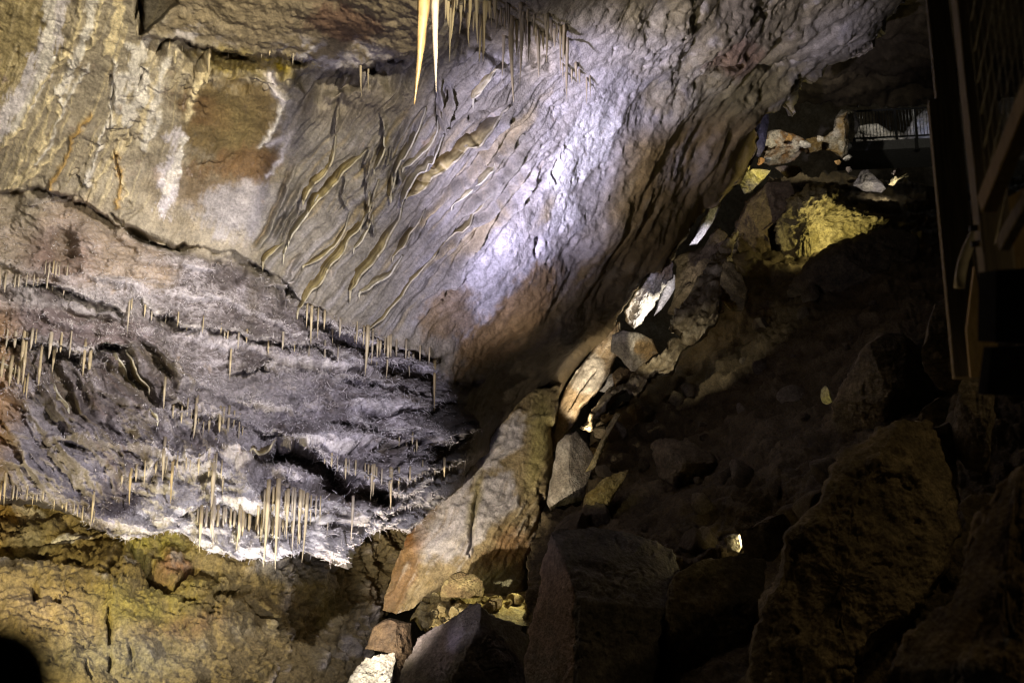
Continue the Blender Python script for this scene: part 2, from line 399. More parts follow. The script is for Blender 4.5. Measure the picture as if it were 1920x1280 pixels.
def build_ceiling():
    x, y, Fq, be, vid, X, Y = sheet(ceil_poly, 7, STEP, 4)
    d = D_ceil(x, y)
    # soft round-over of the overhanging right hand border and the lip
    edge = seg_dist(x, y, ceil_poly[2:24], False)
    t = np.clip(1 - edge / 34, 0, 1); d = d + .9 * (1 - np.sqrt(1 - t ** 2 * .98))
    frost = np.zeros_like(d)
    under = np.zeros_like(d)
    for k, (ln, am, rc, rp) in enumerate(LEDGES):
        a, f, s, ef = bumpline(x, y, ln, am, rc, rp, 20 + k)
        a = a * 1.3; d = d + a; frost = np.maximum(frost, f); under = np.maximum(under, sst(a, .05, .3))
    p0 = P(x, y, D_ceil(x, y)); _, nrm = base_normal(D_ceil, x, y, D_ceil(x, y))
    q = p0
    wx = x + 26 * fbm(q * 1.1, 4, .55, seed=61); wy = y + 26 * fbm(q * 1.1 + 40, 4, .55, seed=66)
    # zones
    zD = region(wx, wy, [(-200, 372), (90, 370), (200, 420), (260, 450), (330, 478), (430, 485), (505, 515), (600, 588), (700, 632), (790, 672), (830, 720), (880, 790), (880, 850), (850, 890), (780, 960), (640, 1060), (-200, 1060)], 16)
    zDry = region(wx, wy, [(-200, 352), (170, 372), (330, 500), (300, 540), (120, 530), (-200, 520)], 20)          # tan smooth shelf
    zB = region(wx, wy, [(560, 130), (960, 90), (1060, 190), (1040, 330), (960, 420), (820, 630), (700, 620), (560, 570), (480, 500), (540, 330)], 25)
    zC = region(wx, wy, [(1040, 60), (1280, 40), (1300, 180), (1190, 270), (1140, 420), (1020, 560), (860, 640), (840, 560), (1000, 300)], 30)
    zBrown = region(wx, wy, [(1190, 260), (1440, 170), (1440, 280), (1300, 450), (1180, 580), (1060, 740), (930, 830), (860, 800), (860, 690), (1000, 560), (1140, 430)], 35)
    zTop = region(wx, wy, [(265, 68), (300, 40), (330, -200), (800, -200), (790, 100), (690, 122), (640, 125), (590, 100), (400, 78)], 14)
    zTR = region(wx, wy, [(1080, -200), (1720, -200), (1720, 20), (1480, 220), (1380, 200), (1200, 130)], 30)
    zFrostLip = np.maximum(region(wx, wy, [(200, 1012), (250, 960), (300, 915), (420, 905), (520, 935), (640, 958), (770, 950), (790, 975), (640, 1050), (420, 1050)], 14),
                           region(wx, wy, [(560, 860), (700, 900), (860, 850), (900, 855), (800, 940), (720, 950), (700, 905), (640, 900)], 10))
    # ---------------- relief
    big = fbm(q * .55 + 2, 3, .5, seed=1) * .28
    mid = fbm(q * 1.9, 4, .55, seed=8) * .15
    # bedding frame: strike falls gently to the right in the flaky zone
    def frame(v, ang, sa, sb):
        c, s = math.cos(R(ang)), math.sin(R(ang))
        u = v[:, 0] * c + v[:, 2] * s; w = -v[:, 0] * s + v[:, 2] * c
        return np.stack([u * sa, v[:, 1] * (sa + sb) * .5, w * sb], -1)
    qw = q + .16 * np.stack([fbm(q * 2.2, 3, seed=30), fbm(q * 2.2 + 7, 3, seed=33), fbm(q * 2.2 + 17, 3, seed=36)], -1)
    fl = fbm(frame(qw, -14, 1.5, 4.6), 5, .56, seed=40)
    z = fl * 7.0 + fbm(qw * 3.1, 2, seed=12) * .9
    st = np.floor(z); fr = z - st
    terr = st + sst(fr, .0, .22)                                # stepped flakes
    terr2z = fbm(frame(qw, -20, 3.2, 9.5), 4, .58, seed=48) * 7.0
    terr2 = np.floor(terr2z) + sst(terr2z - np.floor(terr2z), 0, .25)
    wispA = np.exp(-(fbm(frame(qw, -12, 2.3, 7.5), 4, .6, seed=51) / .045) ** 2); wispB = np.exp(-(fbm(frame(qw, -22, 4.5, 14), 3, .6, seed=54) / .06) ** 2); wispC = np.exp(-(fbm(frame(qw, 28, 4.0, 12), 3, .6, seed=57) / .05) ** 2)
    flake = terr * .042 + terr2 * .02
    edge1 = np.exp(-((fr - .14) / .13) ** 2); edge2 = np.exp(-(((terr2z - np.floor(terr2z)) - .14) / .15) ** 2)
    rg = ridged(qw * 5.2, 4, .6, seed=70); rg2 = ridged(frame(qw, 18, 4.0, 11.0), 4, .6, seed=75)
    fine = fbm(q * 9, 4, .62, seed=80)
    aA, cA = flowcoord(wx, wy, -.34, .94); aB, cB = flowcoord(wx, wy, -.64, .77); aC, cC = flowcoord(wx, wy, -.55, .83)
    strB = fbm(xy0(cB / 17, aB / 230), 4, .58, seed=90); strBf = ridged(xy0(cB / 30, aB / 330), 3, .6, seed=94)
    strA = ridged(xy0(cA / 24, aA / 260), 4, .62, seed=97); strA2 = fbm(xy0(cA / 30, aA / 300), 4, .6, seed=99)
    strC = fbm(xy0(cC / 15, aC / 75), 5, .62, seed=103)
    pit = sst(fbm(q * 6.5 + 5, 3, .6, seed=110), .22, .5)
    rg3 = ridged(q * 2.6 + .1 * fbm(q * 5, 2, seed=112)[:, None], 5, .55, seed=113); fz = fbm(frame(q, 40, 1.0, 1.8), 4, .5, seed=115) * 5; facet = np.floor(fz) + sst(fz - np.floor(fz), 0, .5)
    chunk = fbm(q * 3.4, 4, .6, seed=117)
    smooth = np.clip(1 - zD, 0, 1) * (1 - zTR * .5)
    gr = fbm(q * 3.2 + .25 * fbm(q * 2, 3, seed=118)[:, None], 6, .64, seed=119)          # gritty fractal rock
    gr2 = fbm(frame(qw, 52, 1.6, 5.0), 5, .62, seed=126)                                  # grit drawn out along the dip
    crk = np.exp(-(fbm(frame(qw, 48, 1.1, 2.6), 4, .58, seed=132) / .028) ** 2) * sst(fbm(q * 1.3, 3, seed=137), -.05, .25)
    zFl = zD * (1 - .75 * zDry) * (.4 + .6 * sst(wx, 380, 620))
    bx = x + 22 * fbm(q * 1.5, 3, .55, seed=142); by = y + 20 * fbm(q * 1.5 + 20, 3, .55, seed=145) + 9 * fbm(q * 4.5, 3, .6, seed=148)
    bed = by - np.interp(bx, [-200, 0, 200, 400, 560, 690, 800, 960], [-20, 0, 30, 62, 105, 118, 95, 20])
    z1 = bed / 31 + .9 * fbm(xy0(bx / 120, bed / 60), 4, .55, seed=152); z2 = bed / 12.5 + 1.0 * fbm(xy0(bx / 60, bed / 26), 4, .6, seed=156)
    br1 = sst(fbm(xy0(bx / 62, bed / 20), 3, .6, seed=160), -.22, .3); br2 = sst(fbm(xy0(bx / 30, bed / 9), 3, .6, seed=163), -.2, .3)
    f1 = z1 - np.floor(z1); f2 = z2 - np.floor(z2)
    saw1 = (f1 ** 1.3 * (1 - sst(f1, .9, 1.0))) * br1; saw2 = (f2 ** 1.2 * (1 - sst(f2, .86, 1.0))) * br2
    z0 = bed / 74 + .55 * fbm(xy0(bx / 210, bed / 120), 4, .5, seed=176); f0 = z0 - np.floor(z0); br0 = sst(fbm(xy0(bx / 130, bed / 50), 3, .6, seed=178), -.3, .2)
    saw0 = f0 ** 1.5 * (1 - sst(f0, .93, 1.0)) * br0; tip0 = sst(f0, .6, .85) * (1 - sst(f0, .97, 1)) * br0; low0 = (1 - sst(f0, .08, .4)) * br0
    w1 = np.exp(-(fbm(xy0(bx / 46, bed / 14), 4, .6, seed=166) / .055) ** 2); w2 = np.exp(-(fbm(xy0(bx / 24, bed / 8.5), 3, .6, seed=169) / .07) ** 2); w3 = np.exp(-(fbm(xy0(bx / 85, bed / 30), 4, .58, seed=172) / .035) ** 2)
    tip1 = sst(f1, .62, .85) * (1 - sst(f1, .95, 1)) * br1; tip2 = sst(f2, .5, .8) * (1 - sst(f2, .93, 1)) * br2
    h = big * .75 + mid * (.35 + .4 * zD)
    h += zFl * (flake * .12 + .25 * saw0 + .07 * saw1 + .018 * saw2 + .035 * w3 + .028 * w1 + .014 * w2) + zD * (.085 * gr + .02 * fine - .05 * sst(fbm(q * 5.5 + 3, 4, .6, seed=180), .18, .5)) + (zD - zFl) * (.10 * saw0 + .03 * saw1 + .012 * saw2 + .012 * w1)
    h += (1 - zD) * .014 * fine
    h += zB * (.07 * strB + .09 * (strBf - .6))
    h += zC * (.016 * strC + .02 * gr + .008 * gr2 - .026 * pit + .010 * fine + .10 * fbm(q * .95, 3, seed=182))
    h += zBrown * (.008 * strC + .018 * gr + .006 * gr2 + .008 * fine + .08 * fbm(q * .95, 3, seed=182))
    h += zTR * (.12 * fbm(q * .95, 3, seed=182) + .028 * gr + .008 * gr2 + facet * .04 - .05 * crk - .03 * pit)
    h += zTop * (.025 * gr + .03 * fbm(frame(qw, -8, 1.5, 6), 4, .6, seed=139) + .02 * fine)
    zA = np.clip(1 - zD - zB - zC - zBrown - zTop - zTR, 0, 1)
    h += zA * (.035 * strA + .015 * chunk + .009 * gr - .04 * crk)
    zLowFlute = region(wx, wy, [(-60, 720), (60, 690), (180, 690), (250, 640), (340, 690), (470, 890), (330, 900), (240, 920), (170, 950), (60, 900), (-60, 860)], 26)
    aF, cF = flowcoord(wx, wy, .52, .85)
    h += zLowFlute * .26 * ridged(xy0(cF / 44, aF / 240), 4, .58, seed=130) + zLowFlute * .06 * gr
    # knobbly calcite fringe along the ledges
    h += frost * .07 * (ridged(q * 8.5, 3, .6, seed=140) - .35) * (.5 + zD)
    for k, (ln, w) in enumerate([([(205, 400), (230, 425), (260, 440), (300, 452), (340, 470)], 6), ([(255, -20), (262, 20), (258, 60)], 5), ([(365, 140), (375, 115), (386, 84)], 3.5), ([(295, 100), (312, 74), (325, 68)], 3.5),
                    ([(1050, 300), (1045, 330), (1050, 350)], 2.5), ([(1340, 130), (1380, 112), (1385, 118)], 3.5), ([(208, 135), (212, 170), (205, 235)], 2.5), ([(262, 125), (275, 140), (262, 152), (260, 172)], 2.6),
                    ([(215, 282), (224, 325), (228, 345)], 2.4), ([(145, 325), (156, 350)], 3), ([(632, 132), (640, 150), (630, 158)], 3), ([(1425, 15), (1430, 30), (1445, 20)], 3), ([(880, 230), (905, 215), (925, 212)], 4),
                    ([(825, 560), (860, 540), (880, 520)], 3), ([(1000, 480), (1010, 450), (1018, 455)], 4), ([(1415, 130), (1450, 135), (1500, 120)], 4), ([(1470, 190), (1495, 160), (1505, 140)], 5), ([(120, 480), (138, 485), (135, 490)], 3)]):
        h -= .16 * crack(x, y, ln, w, 6, 150 + k)
    # the dark hollow by the top shelf
    hole = region(x + 7 * fbm(q * 5, 3, seed=63), y + 9 * fbm(q * 5 + 9, 3, seed=64), [(256, -90), (340, -90), (334, 6), (318, 14), (306, 26), (290, 40), (276, 54), (262, 60), (256, 30)], 4); d = d + 1.3 * hole
    holes = np.zeros_like(d)
    for (cx, cy, rx, ry, an, dp) in [(690, 928, 30, 16, 0, .6), (590, 905, 42, 26, 30, .6), (545, 880, 22, 16, 0, .3), (640, 940, 14, 18, 0, .4), (262, 440, 26, 9, 25, .4), (285, 690, 14, 40, -30, .35), (730, 700, 60, 14, 5, .25), (770, 760, 50, 14, 10, .25),
                                     (700, 830, 55, 12, 5, .25), (860, 720, 40, 10, -15, .2), (120, 470, 22, 40, -12, .2), (170, 600, 60, 9, 10, .15), (500, 880, 36, 18, -20, .35), (255, 735, 16, 44, -32, .28), (128, 745, 12, 50, -30, .2)]:
        b = blob(wx, wy, cx, cy, rx, ry, an, .6); d = d + dp * b; holes = np.maximum(holes, b)
    # ---------------- colour of the stone, with shade put in at places
    n1 = fbm(q * .8, 4, .55, seed=200); n2 = fbm(q * 2.4, 4, .6, seed=205); n3 = fbm(q * 6, 3, .6, seed=210)
    c = np.zeros((len(x), 3)) + np.array([.36, .315, .24])
    c = mix(c, (.27, .225, .155), sst(n1 + .4 * n2, -.05, .5))
    c = mix(c, (.46, .42, .36), sst(n2 + .5 * n1, .05, .6) * .7)
    strF = fbm(xy0(cA / 6, aA / 80), 4, .62, seed=141); brk = .42 * n2 + .38 * n3 + .3 * strF
    bk = lambda w_, k_=1.0: sst(w_ + k_ * brk, .22, .78)
    # left wall
    c = mix(c, (.33, .27, .14), zA * bk(blob(wx, wy, 40, 60, 75, 130, 20, .8)))
    c = mix(c, (.66, .56, .36), zA * sst(strA, .74, .92) * blob(wx, wy, 150, 180, 190, 240, 20, .6) * .95)
    c = mix(c, (.62, .56, .45), zA * sst(strA2, .05, .4) * blob(wx, wy, 210, 150, 150, 210, 20, .6) * .6)
    st_ = sst(blob(x + 60 * fbm(q * 1.5 + 11, 4, .6, seed=431), y + 60 * fbm(q * 1.5 + 23, 4, .6, seed=436), 440, 245, 112, 125, 12, .8) + .4 * n2 + .3 * n3 + .25 * strF, .25, .85)
    c = mix(c, (.15, .105, .04), st_ * .95)
    c = mix(c, (.165, .085, .036), bk(blob(wx, wy, 455, 310, 70, 36, -8, 1.0), 1.6) * .6 + bk(blob(wx, wy, 395, 218, 45, 26, 10, 1.0), 1.6) * .5)
    c = mix(c, (.28, .215, .05), bk(blob(wx, wy, 450, 110, 75, 32, 6, .9)) * .8 + bk(blob(wx, wy, 570, 120, 75, 30, 12, .9)) * .7)
    c = mix(c, (.25, .2, .08), blob(wx, wy, 440, 230, 40, 40, 0, .8) * .4)
    c = mix(c, (.16, .105, .05), blob(wx, wy, 390, 360, 90, 30, 12, .7) * .75)
    c = mix(c, (.36, .34, .35), bk(np.clip(blob(wx, wy, 480, 400, 110, 55, 5, .6) + blob(wx, wy, 590, 220, 60, 110, 15, .7), 0, 1), 1.3) * .85)
    for k, (ln, w, key, rel) in enumerate(DRIPS):
        rel = rel * .8
        L_ = np.asarray(ln, float); m = (x > L_[:, 0].min() - 4 * w - 25) & (x < L_[:, 0].max() + 4 * w + 25) & (y > L_[:, 1].min() - 4 * w - 25) & (y < L_[:, 1].max() + 4 * w + 25)
        if not m.any(): continue
        xx = x[m] + 7 * fbm(xy0(x[m] / 22, y[m] / 22, k), 3, .6, seed=300 + k) * 2; yy = y[m]
        g = np.exp(-(seg_dist(xx, yy, ln) / w) ** 2)
        if w > 8: g = sst(g * .95 + .75 * strF[m] + .55 * n3[m] + .3 * n2[m], .38, .85) * np.clip(g * 2.2, 0, 1)
        c[m] = mix(c[m], PAL[key], np.clip(g * 1.05, 0, 1)); h[m] = h[m] + g * rel
    for k, ln in enumerate(RIBS):
        L_ = np.asarray(ln, float); m = (x > L_[:, 0].min() - 30) & (x < L_[:, 0].max() + 30) & (y > L_[:, 1].min() - 30) & (y < L_[:, 1].max() + 30)
        xx = x[m] + 6 * fbm(xy0(x[m] / 26, y[m] / 26, k + .3), 2, .6, seed=340 + k); yy = y[m]
        dd, _, tt, _, _ = seg_dist(xx, yy, ln, want=True); ww = 3.0 + 1.2 * math.sin(k * 2.1)
        en = np.clip(np.minimum(tt * 4, (1 - tt) * 6), 0, 1)
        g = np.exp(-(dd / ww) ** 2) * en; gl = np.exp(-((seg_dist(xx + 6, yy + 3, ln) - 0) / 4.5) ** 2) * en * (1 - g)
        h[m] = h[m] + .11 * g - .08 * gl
        c[m] = mix(c[m], (.27, .185, .08), gl * .75); c[m] = mix(c[m], (.50, .47, .41), g * .95)  # drop shadow beside each rib painted as a dark amber groove
    # flaky zone: dark purple brown, pale frost only on the edges of the flakes
    c = mix(c, mix(np.zeros_like(c) + (.088, .071, .068), (.15, .128, .128), sst(n2, -.3, .4)), zD * (1 - .7 * zDry))
    c = mix(c, (.35, .27, .2), zDry * sst(n1 + n2 * .5, -.5, .4) * .85)
    c = mix(c, (.17, .1, .09), blob(wx, wy, 110, 480, 60, 60, 0, .6) * .7)
    frosty = np.clip(wispC * .45 + w1 * .9 + w2 * .75 + w3 * .9 + tip1 * .4 * sst(n2 + n3 * .6, -.1, .4) + tip0 * .5, 0, 1) * np.clip(.12 + .5 * sst(n1 * .8 + n2 + .1, -.2, .45) + .6 * tip0, 0, 1) * (1 - .65 * zLowFlute)
    left_f = 1 - .5 * sst(x, 600, 900)
    c = mix(c, (.58, .54, .57), np.clip(zD * (1 - .6 * zDry) * frosty, 0, 1))
    c = mix(c, (.66, .62, .6), np.clip(frost * zD * sst(n3 + .3 * rg, -.1, .4) * .8, 0, 1))
    c = mix(c, (.46, .43, .44), zD * (blob(wx, wy, 110, 560, 140, 30, 8, .7) + blob(wx, wy, 430, 880, 120, 40, -8, .6) + blob(wx, wy, 90, 860, 100, 60, 30, .6) + blob(wx, wy, 480, 770, 100, 50, -20, .6)) * .7 * sst(n2, -.4, .2))
    strL = fbm(xy0(cF / 20, aF / 160), 4, .6, seed=174)
    c = mix(c, (.27, .22, .13), zLowFlute * sst(strL + n1 * .4, .05, .4) * .7)
    c = mix(c, (.14, .10, .085), zLowFlute * sst(-strL, .05, .4) * .7)
    c = mix(c, (.36, .33, .33), zLowFlute * sst(n2 - strL * .5, .15, .5) * .55)
    c = mix(c, (.66, .63, .61), zFrostLip * (.55 + .45 * sst(n3 * .7 + n2 * .5 + rg * .4, .0, .45)))
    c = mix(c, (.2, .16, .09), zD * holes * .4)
    c = mix(c, (.30, .275, .285), zD * (bk(blob(wx, wy, 440, 760, 130, 60, -12, .8)) + bk(blob(wx, wy, 110, 850, 90, 70, 30, .8)) * .8) * .8)
    c = mix(c, (.16, .12, .12), zD * bk(blob(wx, wy, 120, 615, 150, 26, 6, .8)) * .8)
    c = mix(c, (.55, .33, .12), blob(wx, wy, 5, 730, 40, 130, 0, .7) * .6)
    # drapery wall
    c = mix(c, (.20, .182, .158), zB * .88)
    c = mix(c, (.31, .29, .29), zB * sst(strB + n2 * .6, -.05, .5) * .8)
    c = mix(c, (.40, .30, .12), zB * sst(-strB + .3 * n2, .12, .45) * blob(wx, wy, 740, 400, 190, 240, -30, .6) * .55)
    c = mix(c, (.22, .185, .14), zB * blob(wx, wy, 660, 190, 120, 50, 5, .6) * .7)
    # bright flank
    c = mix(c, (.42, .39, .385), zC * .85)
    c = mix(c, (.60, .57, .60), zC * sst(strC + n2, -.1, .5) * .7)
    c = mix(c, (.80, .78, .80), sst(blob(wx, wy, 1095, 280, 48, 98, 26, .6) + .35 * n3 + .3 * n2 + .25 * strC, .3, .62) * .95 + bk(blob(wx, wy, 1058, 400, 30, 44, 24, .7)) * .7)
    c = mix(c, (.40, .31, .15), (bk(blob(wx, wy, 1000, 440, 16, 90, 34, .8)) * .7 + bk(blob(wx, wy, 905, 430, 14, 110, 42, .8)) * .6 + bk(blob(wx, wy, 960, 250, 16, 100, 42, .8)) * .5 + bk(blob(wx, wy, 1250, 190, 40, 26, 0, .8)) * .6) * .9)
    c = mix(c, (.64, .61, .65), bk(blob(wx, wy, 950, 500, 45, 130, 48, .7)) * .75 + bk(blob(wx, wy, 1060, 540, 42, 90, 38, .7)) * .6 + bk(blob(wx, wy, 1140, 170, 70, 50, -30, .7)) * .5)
    c = mix(c, (.20, .135, .042), zBrown * .97)
    c = mix(c, (.30, .24, .125), zBrown * sst(n2 + strC * .6, .0, .5) * .7)
    c = mix(c, (.46, .43, .44), zBrown * (blob(wx, wy, 1300, 300, 36, 60, 30, .7) * .6 + blob(wx, wy, 1080, 480, 40, 70, 30, .7) * .7) * sst(n2, -.3, .3))
    c = mix(c, (.33, .2, .065), bk(blob(wx, wy, 940, 600, 40, 130, 45, .6)) * .85)
    c = mix(c, (.2, .13, .055), bk(blob(wx, wy, 840, 590, 34, 60, 40, .7)) * .8)
    c = mix(c, (.035, .03, .026), np.clip(blob(wx, wy, 925, 750, 80, 170, 52, .5) + blob(wx, wy, 1080, 620, 50, 160, 42, .5) * .6, 0, 1) * .9)  # shade painted into the colour along the unlit underside band
    c = mix(c, (.34, .25, .13), blob(wx, wy, 1360, 300, 60, 120, 32, .6) * .5)
    # upper right
    c = mix(c, (.27, .225, .13), zTR * .8)
    c = mix(c, (.50, .46, .42), zTR * sst(n2 + .4 * n1, .05, .45) * .65 + blob(wx, wy, 1580, 70, 90, 50, -35, .5) * .6 + blob(wx, wy, 1220, 80, 70, 50, -20, .6) * .7)
    c = mix(c, (.62, .57, .44), blob(wx, wy, 1290, 165, 70, 50, -20, .6) * sst(n3, -.3, .3) * .8)
    c = mix(c, (.24, .2, .09), blob(wx, wy, 1400, 170, 90, 45, -20, .6) * .8 + blob(wx, wy, 1230, 30, 70, 40, 10, .6) * .6)
    c = mix(c, (.26, .13, .07), bk(blob(wx, wy, 1375, 100, 50, 34, -20, .8)) * .5)
    c = mix(c, (.13, .11, .12), blob(wx, wy, 1390, 40, 40, 60, 20, .6) * .3)
    # top shelf
    c = mix(c, (.25, .2, .125), zTop * .85)
    c = mix(c, (.14, .075, .05), bk(blob(wx, wy, 650, 45, 70, 28, 5, .8)) * .8)
    c = mix(c, (.5, .47, .5), zTop * sst(n2 + .5 * (rg - .6) + .25 * frost, .02, .35) * (blob(wx, wy, 340, 70, 90, 40, 0, .6) + blob(wx, wy, 640, 95, 110, 35, 8, .5)) * .9)
    c = mix(c, (.60, .57, .6), np.clip(blob(wx, wy, 590, 95, 70, 22, 14, .5) * sst(rg + n3 * .4, .5, .8), 0, 1) * .9)
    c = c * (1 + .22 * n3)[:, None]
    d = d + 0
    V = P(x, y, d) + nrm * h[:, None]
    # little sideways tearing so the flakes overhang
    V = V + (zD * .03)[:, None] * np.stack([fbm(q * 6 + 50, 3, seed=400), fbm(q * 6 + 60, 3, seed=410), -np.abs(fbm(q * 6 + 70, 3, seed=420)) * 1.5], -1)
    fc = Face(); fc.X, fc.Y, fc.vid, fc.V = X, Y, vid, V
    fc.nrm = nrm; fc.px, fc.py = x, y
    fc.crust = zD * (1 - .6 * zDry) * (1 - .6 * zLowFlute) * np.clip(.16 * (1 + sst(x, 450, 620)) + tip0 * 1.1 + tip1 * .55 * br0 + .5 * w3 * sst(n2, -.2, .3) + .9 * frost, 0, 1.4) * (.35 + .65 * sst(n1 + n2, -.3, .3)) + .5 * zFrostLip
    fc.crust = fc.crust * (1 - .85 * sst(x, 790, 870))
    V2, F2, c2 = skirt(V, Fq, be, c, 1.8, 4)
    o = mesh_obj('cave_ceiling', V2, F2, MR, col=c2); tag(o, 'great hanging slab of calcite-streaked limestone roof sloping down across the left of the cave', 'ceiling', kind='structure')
    return fc
CEIL = build_ceiling()

def build_crust():
    """lacy crust: tiny curling calcite twigs sprouting from the flaky ledges"""
    g = np.random.default_rng(21); N = 34000
    w = CEIL.crust / CEIL.crust.sum(); i = g.choice(len(w), N, p=w)
    b = CEIL.V[i] + g.normal(size=(N, 3)) * .012; nr = CEIL.nrm[i]
    sc = .7 + .4 * sst(CEIL.px[i], 420, 650) - .45 * sst(CEIL.px[i], 760, 860)
    v = nr * .55 + g.normal(size=(N, 3)) * .75 + np.array([0, 0, -.55]); v /= np.linalg.norm(v, axis=1)[:, None]
    L = (g.gamma(2.0, .0085, N) + .010) * sc; rad = (.0030 + .0032 * g.random(N)) * sc
    curl = np.cross(v, g.normal(size=(N, 3))); curl /= np.linalg.norm(curl, axis=1)[:, None]
    R_, S_ = 5, 4
    u = np.cross(v, curl)
    V = np.zeros((N, R_, S_, 3))
    for k in range(R_):
        t = k / (R_ - 1); a = t * 1.5 * g.uniform(.2, 1.0, N)
        cpt = b - nr * .008 + (v * np.sin(a + 1e-3)[:, None] + curl * (1 - np.cos(a))[:, None]) * (L / 1.0)[:, None] * (t / np.maximum(a, 1e-3))[:, None] if False else b - nr * .008 + v * (L * t)[:, None] + curl * (L * 1.0 * t * t)[:, None]
        for j in range(S_):
            th = j / S_ * 2 * math.pi
            V[:, k, j] = cpt + (curl * math.cos(th) + u * math.sin(th)) * (rad * (1 - .75 * t))[:, None]
    base = (np.arange(N) * R_ * S_)[:, None, None]; kk = (np.arange(R_ - 1) * S_)[None, :, None]; j0 = np.arange(S_)[None, None]; j1 = (j0 + 1) % S_
    Fq = np.stack([base + kk + j0, base + kk + j1, base + kk + S_ + j1, base + kk + S_ + j0], -1).reshape(-1, 4)
    tone = g.random(N)[:, None]
    c = np.array([.44, .40, .40]) * (1 - tone) + np.array([.80, .76, .78]) * tone
    c = np.repeat(c, R_ * S_, 0)
    tag(mesh_obj('calcite_crust', V.reshape(-1, 3), Fq, MR, col=c), 'lacy crust of tiny curling pale calcite twigs over the grey flaky ledges', 'calcite crust', kind='stuff')
build_crust()

# ================================================================== lower left wall under the lip
wall_poly = [(-200, 880), (120, 880), (640, 930), (770, 950), (800, 960), (770, 1010), (742, 1060), (722, 1110), (740, 1140), (700, 1180), (690, 1400), (-200, 1400)]
D_wall = TPS([(-200, 880, 10.2), (0, 950, 9.9), (150, 1000, 9.7), (300, 960, 10.4), (500, 960, 11), (640, 940, 12.2), (780, 960, 13), (0, 1120, 8.9), (-200, 1280, 8.0), (0, 1290, 8.2), (250, 1150, 9.1), (250, 1290, 8.6),
              (450, 1120, 9.7), (450, 1290, 9.2), (600, 1100, 11.1), (600, 1280, 10.2), (700, 1100, 12.2), (700, 1280, 11.2), (0, 1400, 7.6), (600, 1400, 9.4)])
def build_wall():
    x, y, Fq, be, vid, X, Y = sheet(wall_poly, 6, 2.3, 9)
    d = D_wall(x, y); _, nrm = base_normal(D_wall, x, y, d); q = P(x, y, d)
    wx = x + 24 * fbm(q * 1.2, 4, .55, seed=501); wy = y + 24 * fbm(q * 1.2 + 40, 4, .55, seed=506)
    for k, (ln, am, rc, rp) in enumerate([([(-30, 1018), (60, 1010), (130, 1012), (200, 1016), (240, 1030), (300, 1075), (330, 1100)], .22, 60, 8), ([(-30, 965), (60, 955), (110, 962), (160, 985)], .2, 40, 6),
                                          ([(330, 1085), (360, 1062), (380, 1062), (415, 1085), (430, 1090)], .2, 40, 4), ([(400, 1105), (430, 1100), (465, 1085), (500, 1095)], .22, 40, 5), ([(560, 1040), (620, 1050), (700, 1040)], .3, 60, 8), ([(0, 1045), (60, 1042), (100, 1048)], .15, 30, 6)]):
        a, f, s, ef = bumpline(x, y, ln, am, rc, rp, 520 + k); d = d + a
    n1 = fbm(q * .9, 4, .55, seed=530); n2 = fbm(q * 2.6, 4, .6, seed=535); n3 = fbm(q * 7, 4, .62, seed=540); rg = ridged(q * 3, 4, .6, seed=545)
    up = 1 - sst(wy, 1040, 1150)
    qs = q * np.array([1.0, 1.0, 2.4])
    tz = fbm(qs * 1.6, 5, .56, seed=548) * 5; ter = np.floor(tz) + sst(tz - np.floor(tz), 0, .25)
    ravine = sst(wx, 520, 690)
    h = .22 * fbm(q * .7, 3, seed=550) + .10 * n2 + .03 * n3 + (.035 * ter + .06 * (rg - .6)) * (.25 + .75 * up) + .10 * fbm(q * 3.0, 6, .66, seed=549) - .09 * np.exp(-(fbm(qs * 1.3 + 4, 5, .6, seed=551) / .02) ** 2) * sst(n1, -.2, .2) + ravine * (.25 * (ridged(q * 2.2, 4, .6, seed=556) - .6))
    for k, (ln, w, a) in enumerate([([(238, 1030), (270, 1060), (300, 1085), (328, 1100)], 9, .4), ([(328, 1098), (352, 1068), (372, 1060), (400, 1072), (412, 1086)], 6, .3), ([(402, 1108), (440, 1100), (462, 1088)], 7, .3), ([(202, 1132), (205, 1180), (206, 1208)], 3, .2), ([(206, 1225), (210, 1254)], 3, .2),
                                ([(60, 1095), (68, 1115), (62, 1100)], 6, .3), ([(95, 1118), (108, 1130), (112, 1128)], 5, .25), ([(480, 1118), (520, 1160), (545, 1220)], 4, .2), ([(545, 1140), (556, 1165), (560, 1180)], 7, .3), ([(240, 1205), (248, 1235)], 2.5, .12),
                                ([(20, 1042), (60, 1036), (90, 1040)], 5, .25), ([(118, 1060), (130, 1052), (150, 1058)], 4, .2), ([(200, 1070), (225, 1062)], 4, .2), ([(372, 1148), (390, 1152)], 3, .15), ([(335, 1125), (350, 1118), (370, 1120)], 4, .2), ([(160, 1235), (166, 1262), (172, 1270)], 3, .15)]):
        h -= a * crack(x, y, ln, w, 7, 560 + k)
    veins = np.zeros_like(x)
    for k, (ln, w, a) in enumerate([([(548, 1075), (530, 1105), (522, 1110)], 7, .1), ([(540, 1110), (535, 1130), (552, 1165), (540, 1190)], 9, .1), ([(560, 1185), (545, 1210), (520, 1250), (495, 1290)], 6, .1), ([(548, 1210), (545, 1240), (530, 1270)], 4, .08), ([(637, 1160), (625, 1185), (612, 1187)], 4, .08),
                                    ([(600, 1240), (596, 1265), (590, 1280)], 4, .08), ([(690, 1100), (705, 1130), (690, 1165)], 14, .12), ([(470, 1060), (520, 1050), (600, 1060)], 14, .06)]):
        g = np.exp(-(seg_dist(wx * .6 + x * .4, wy * .6 + y * .4, ln) / w) ** 2) * sst(n3 + n2 * .8, -.1, .3); veins = np.maximum(veins, g); h += a * .25 * g
    c = np.zeros((len(x), 3)) + (.27, .205, .085)
    c = mix(c, (.19, .14, .045), sst(n1 + n2 * .6, -.1, .45))
    c = mix(c, (.33, .28, .16), sst(-n1 + n2 * .7, .05, .5) * .8)
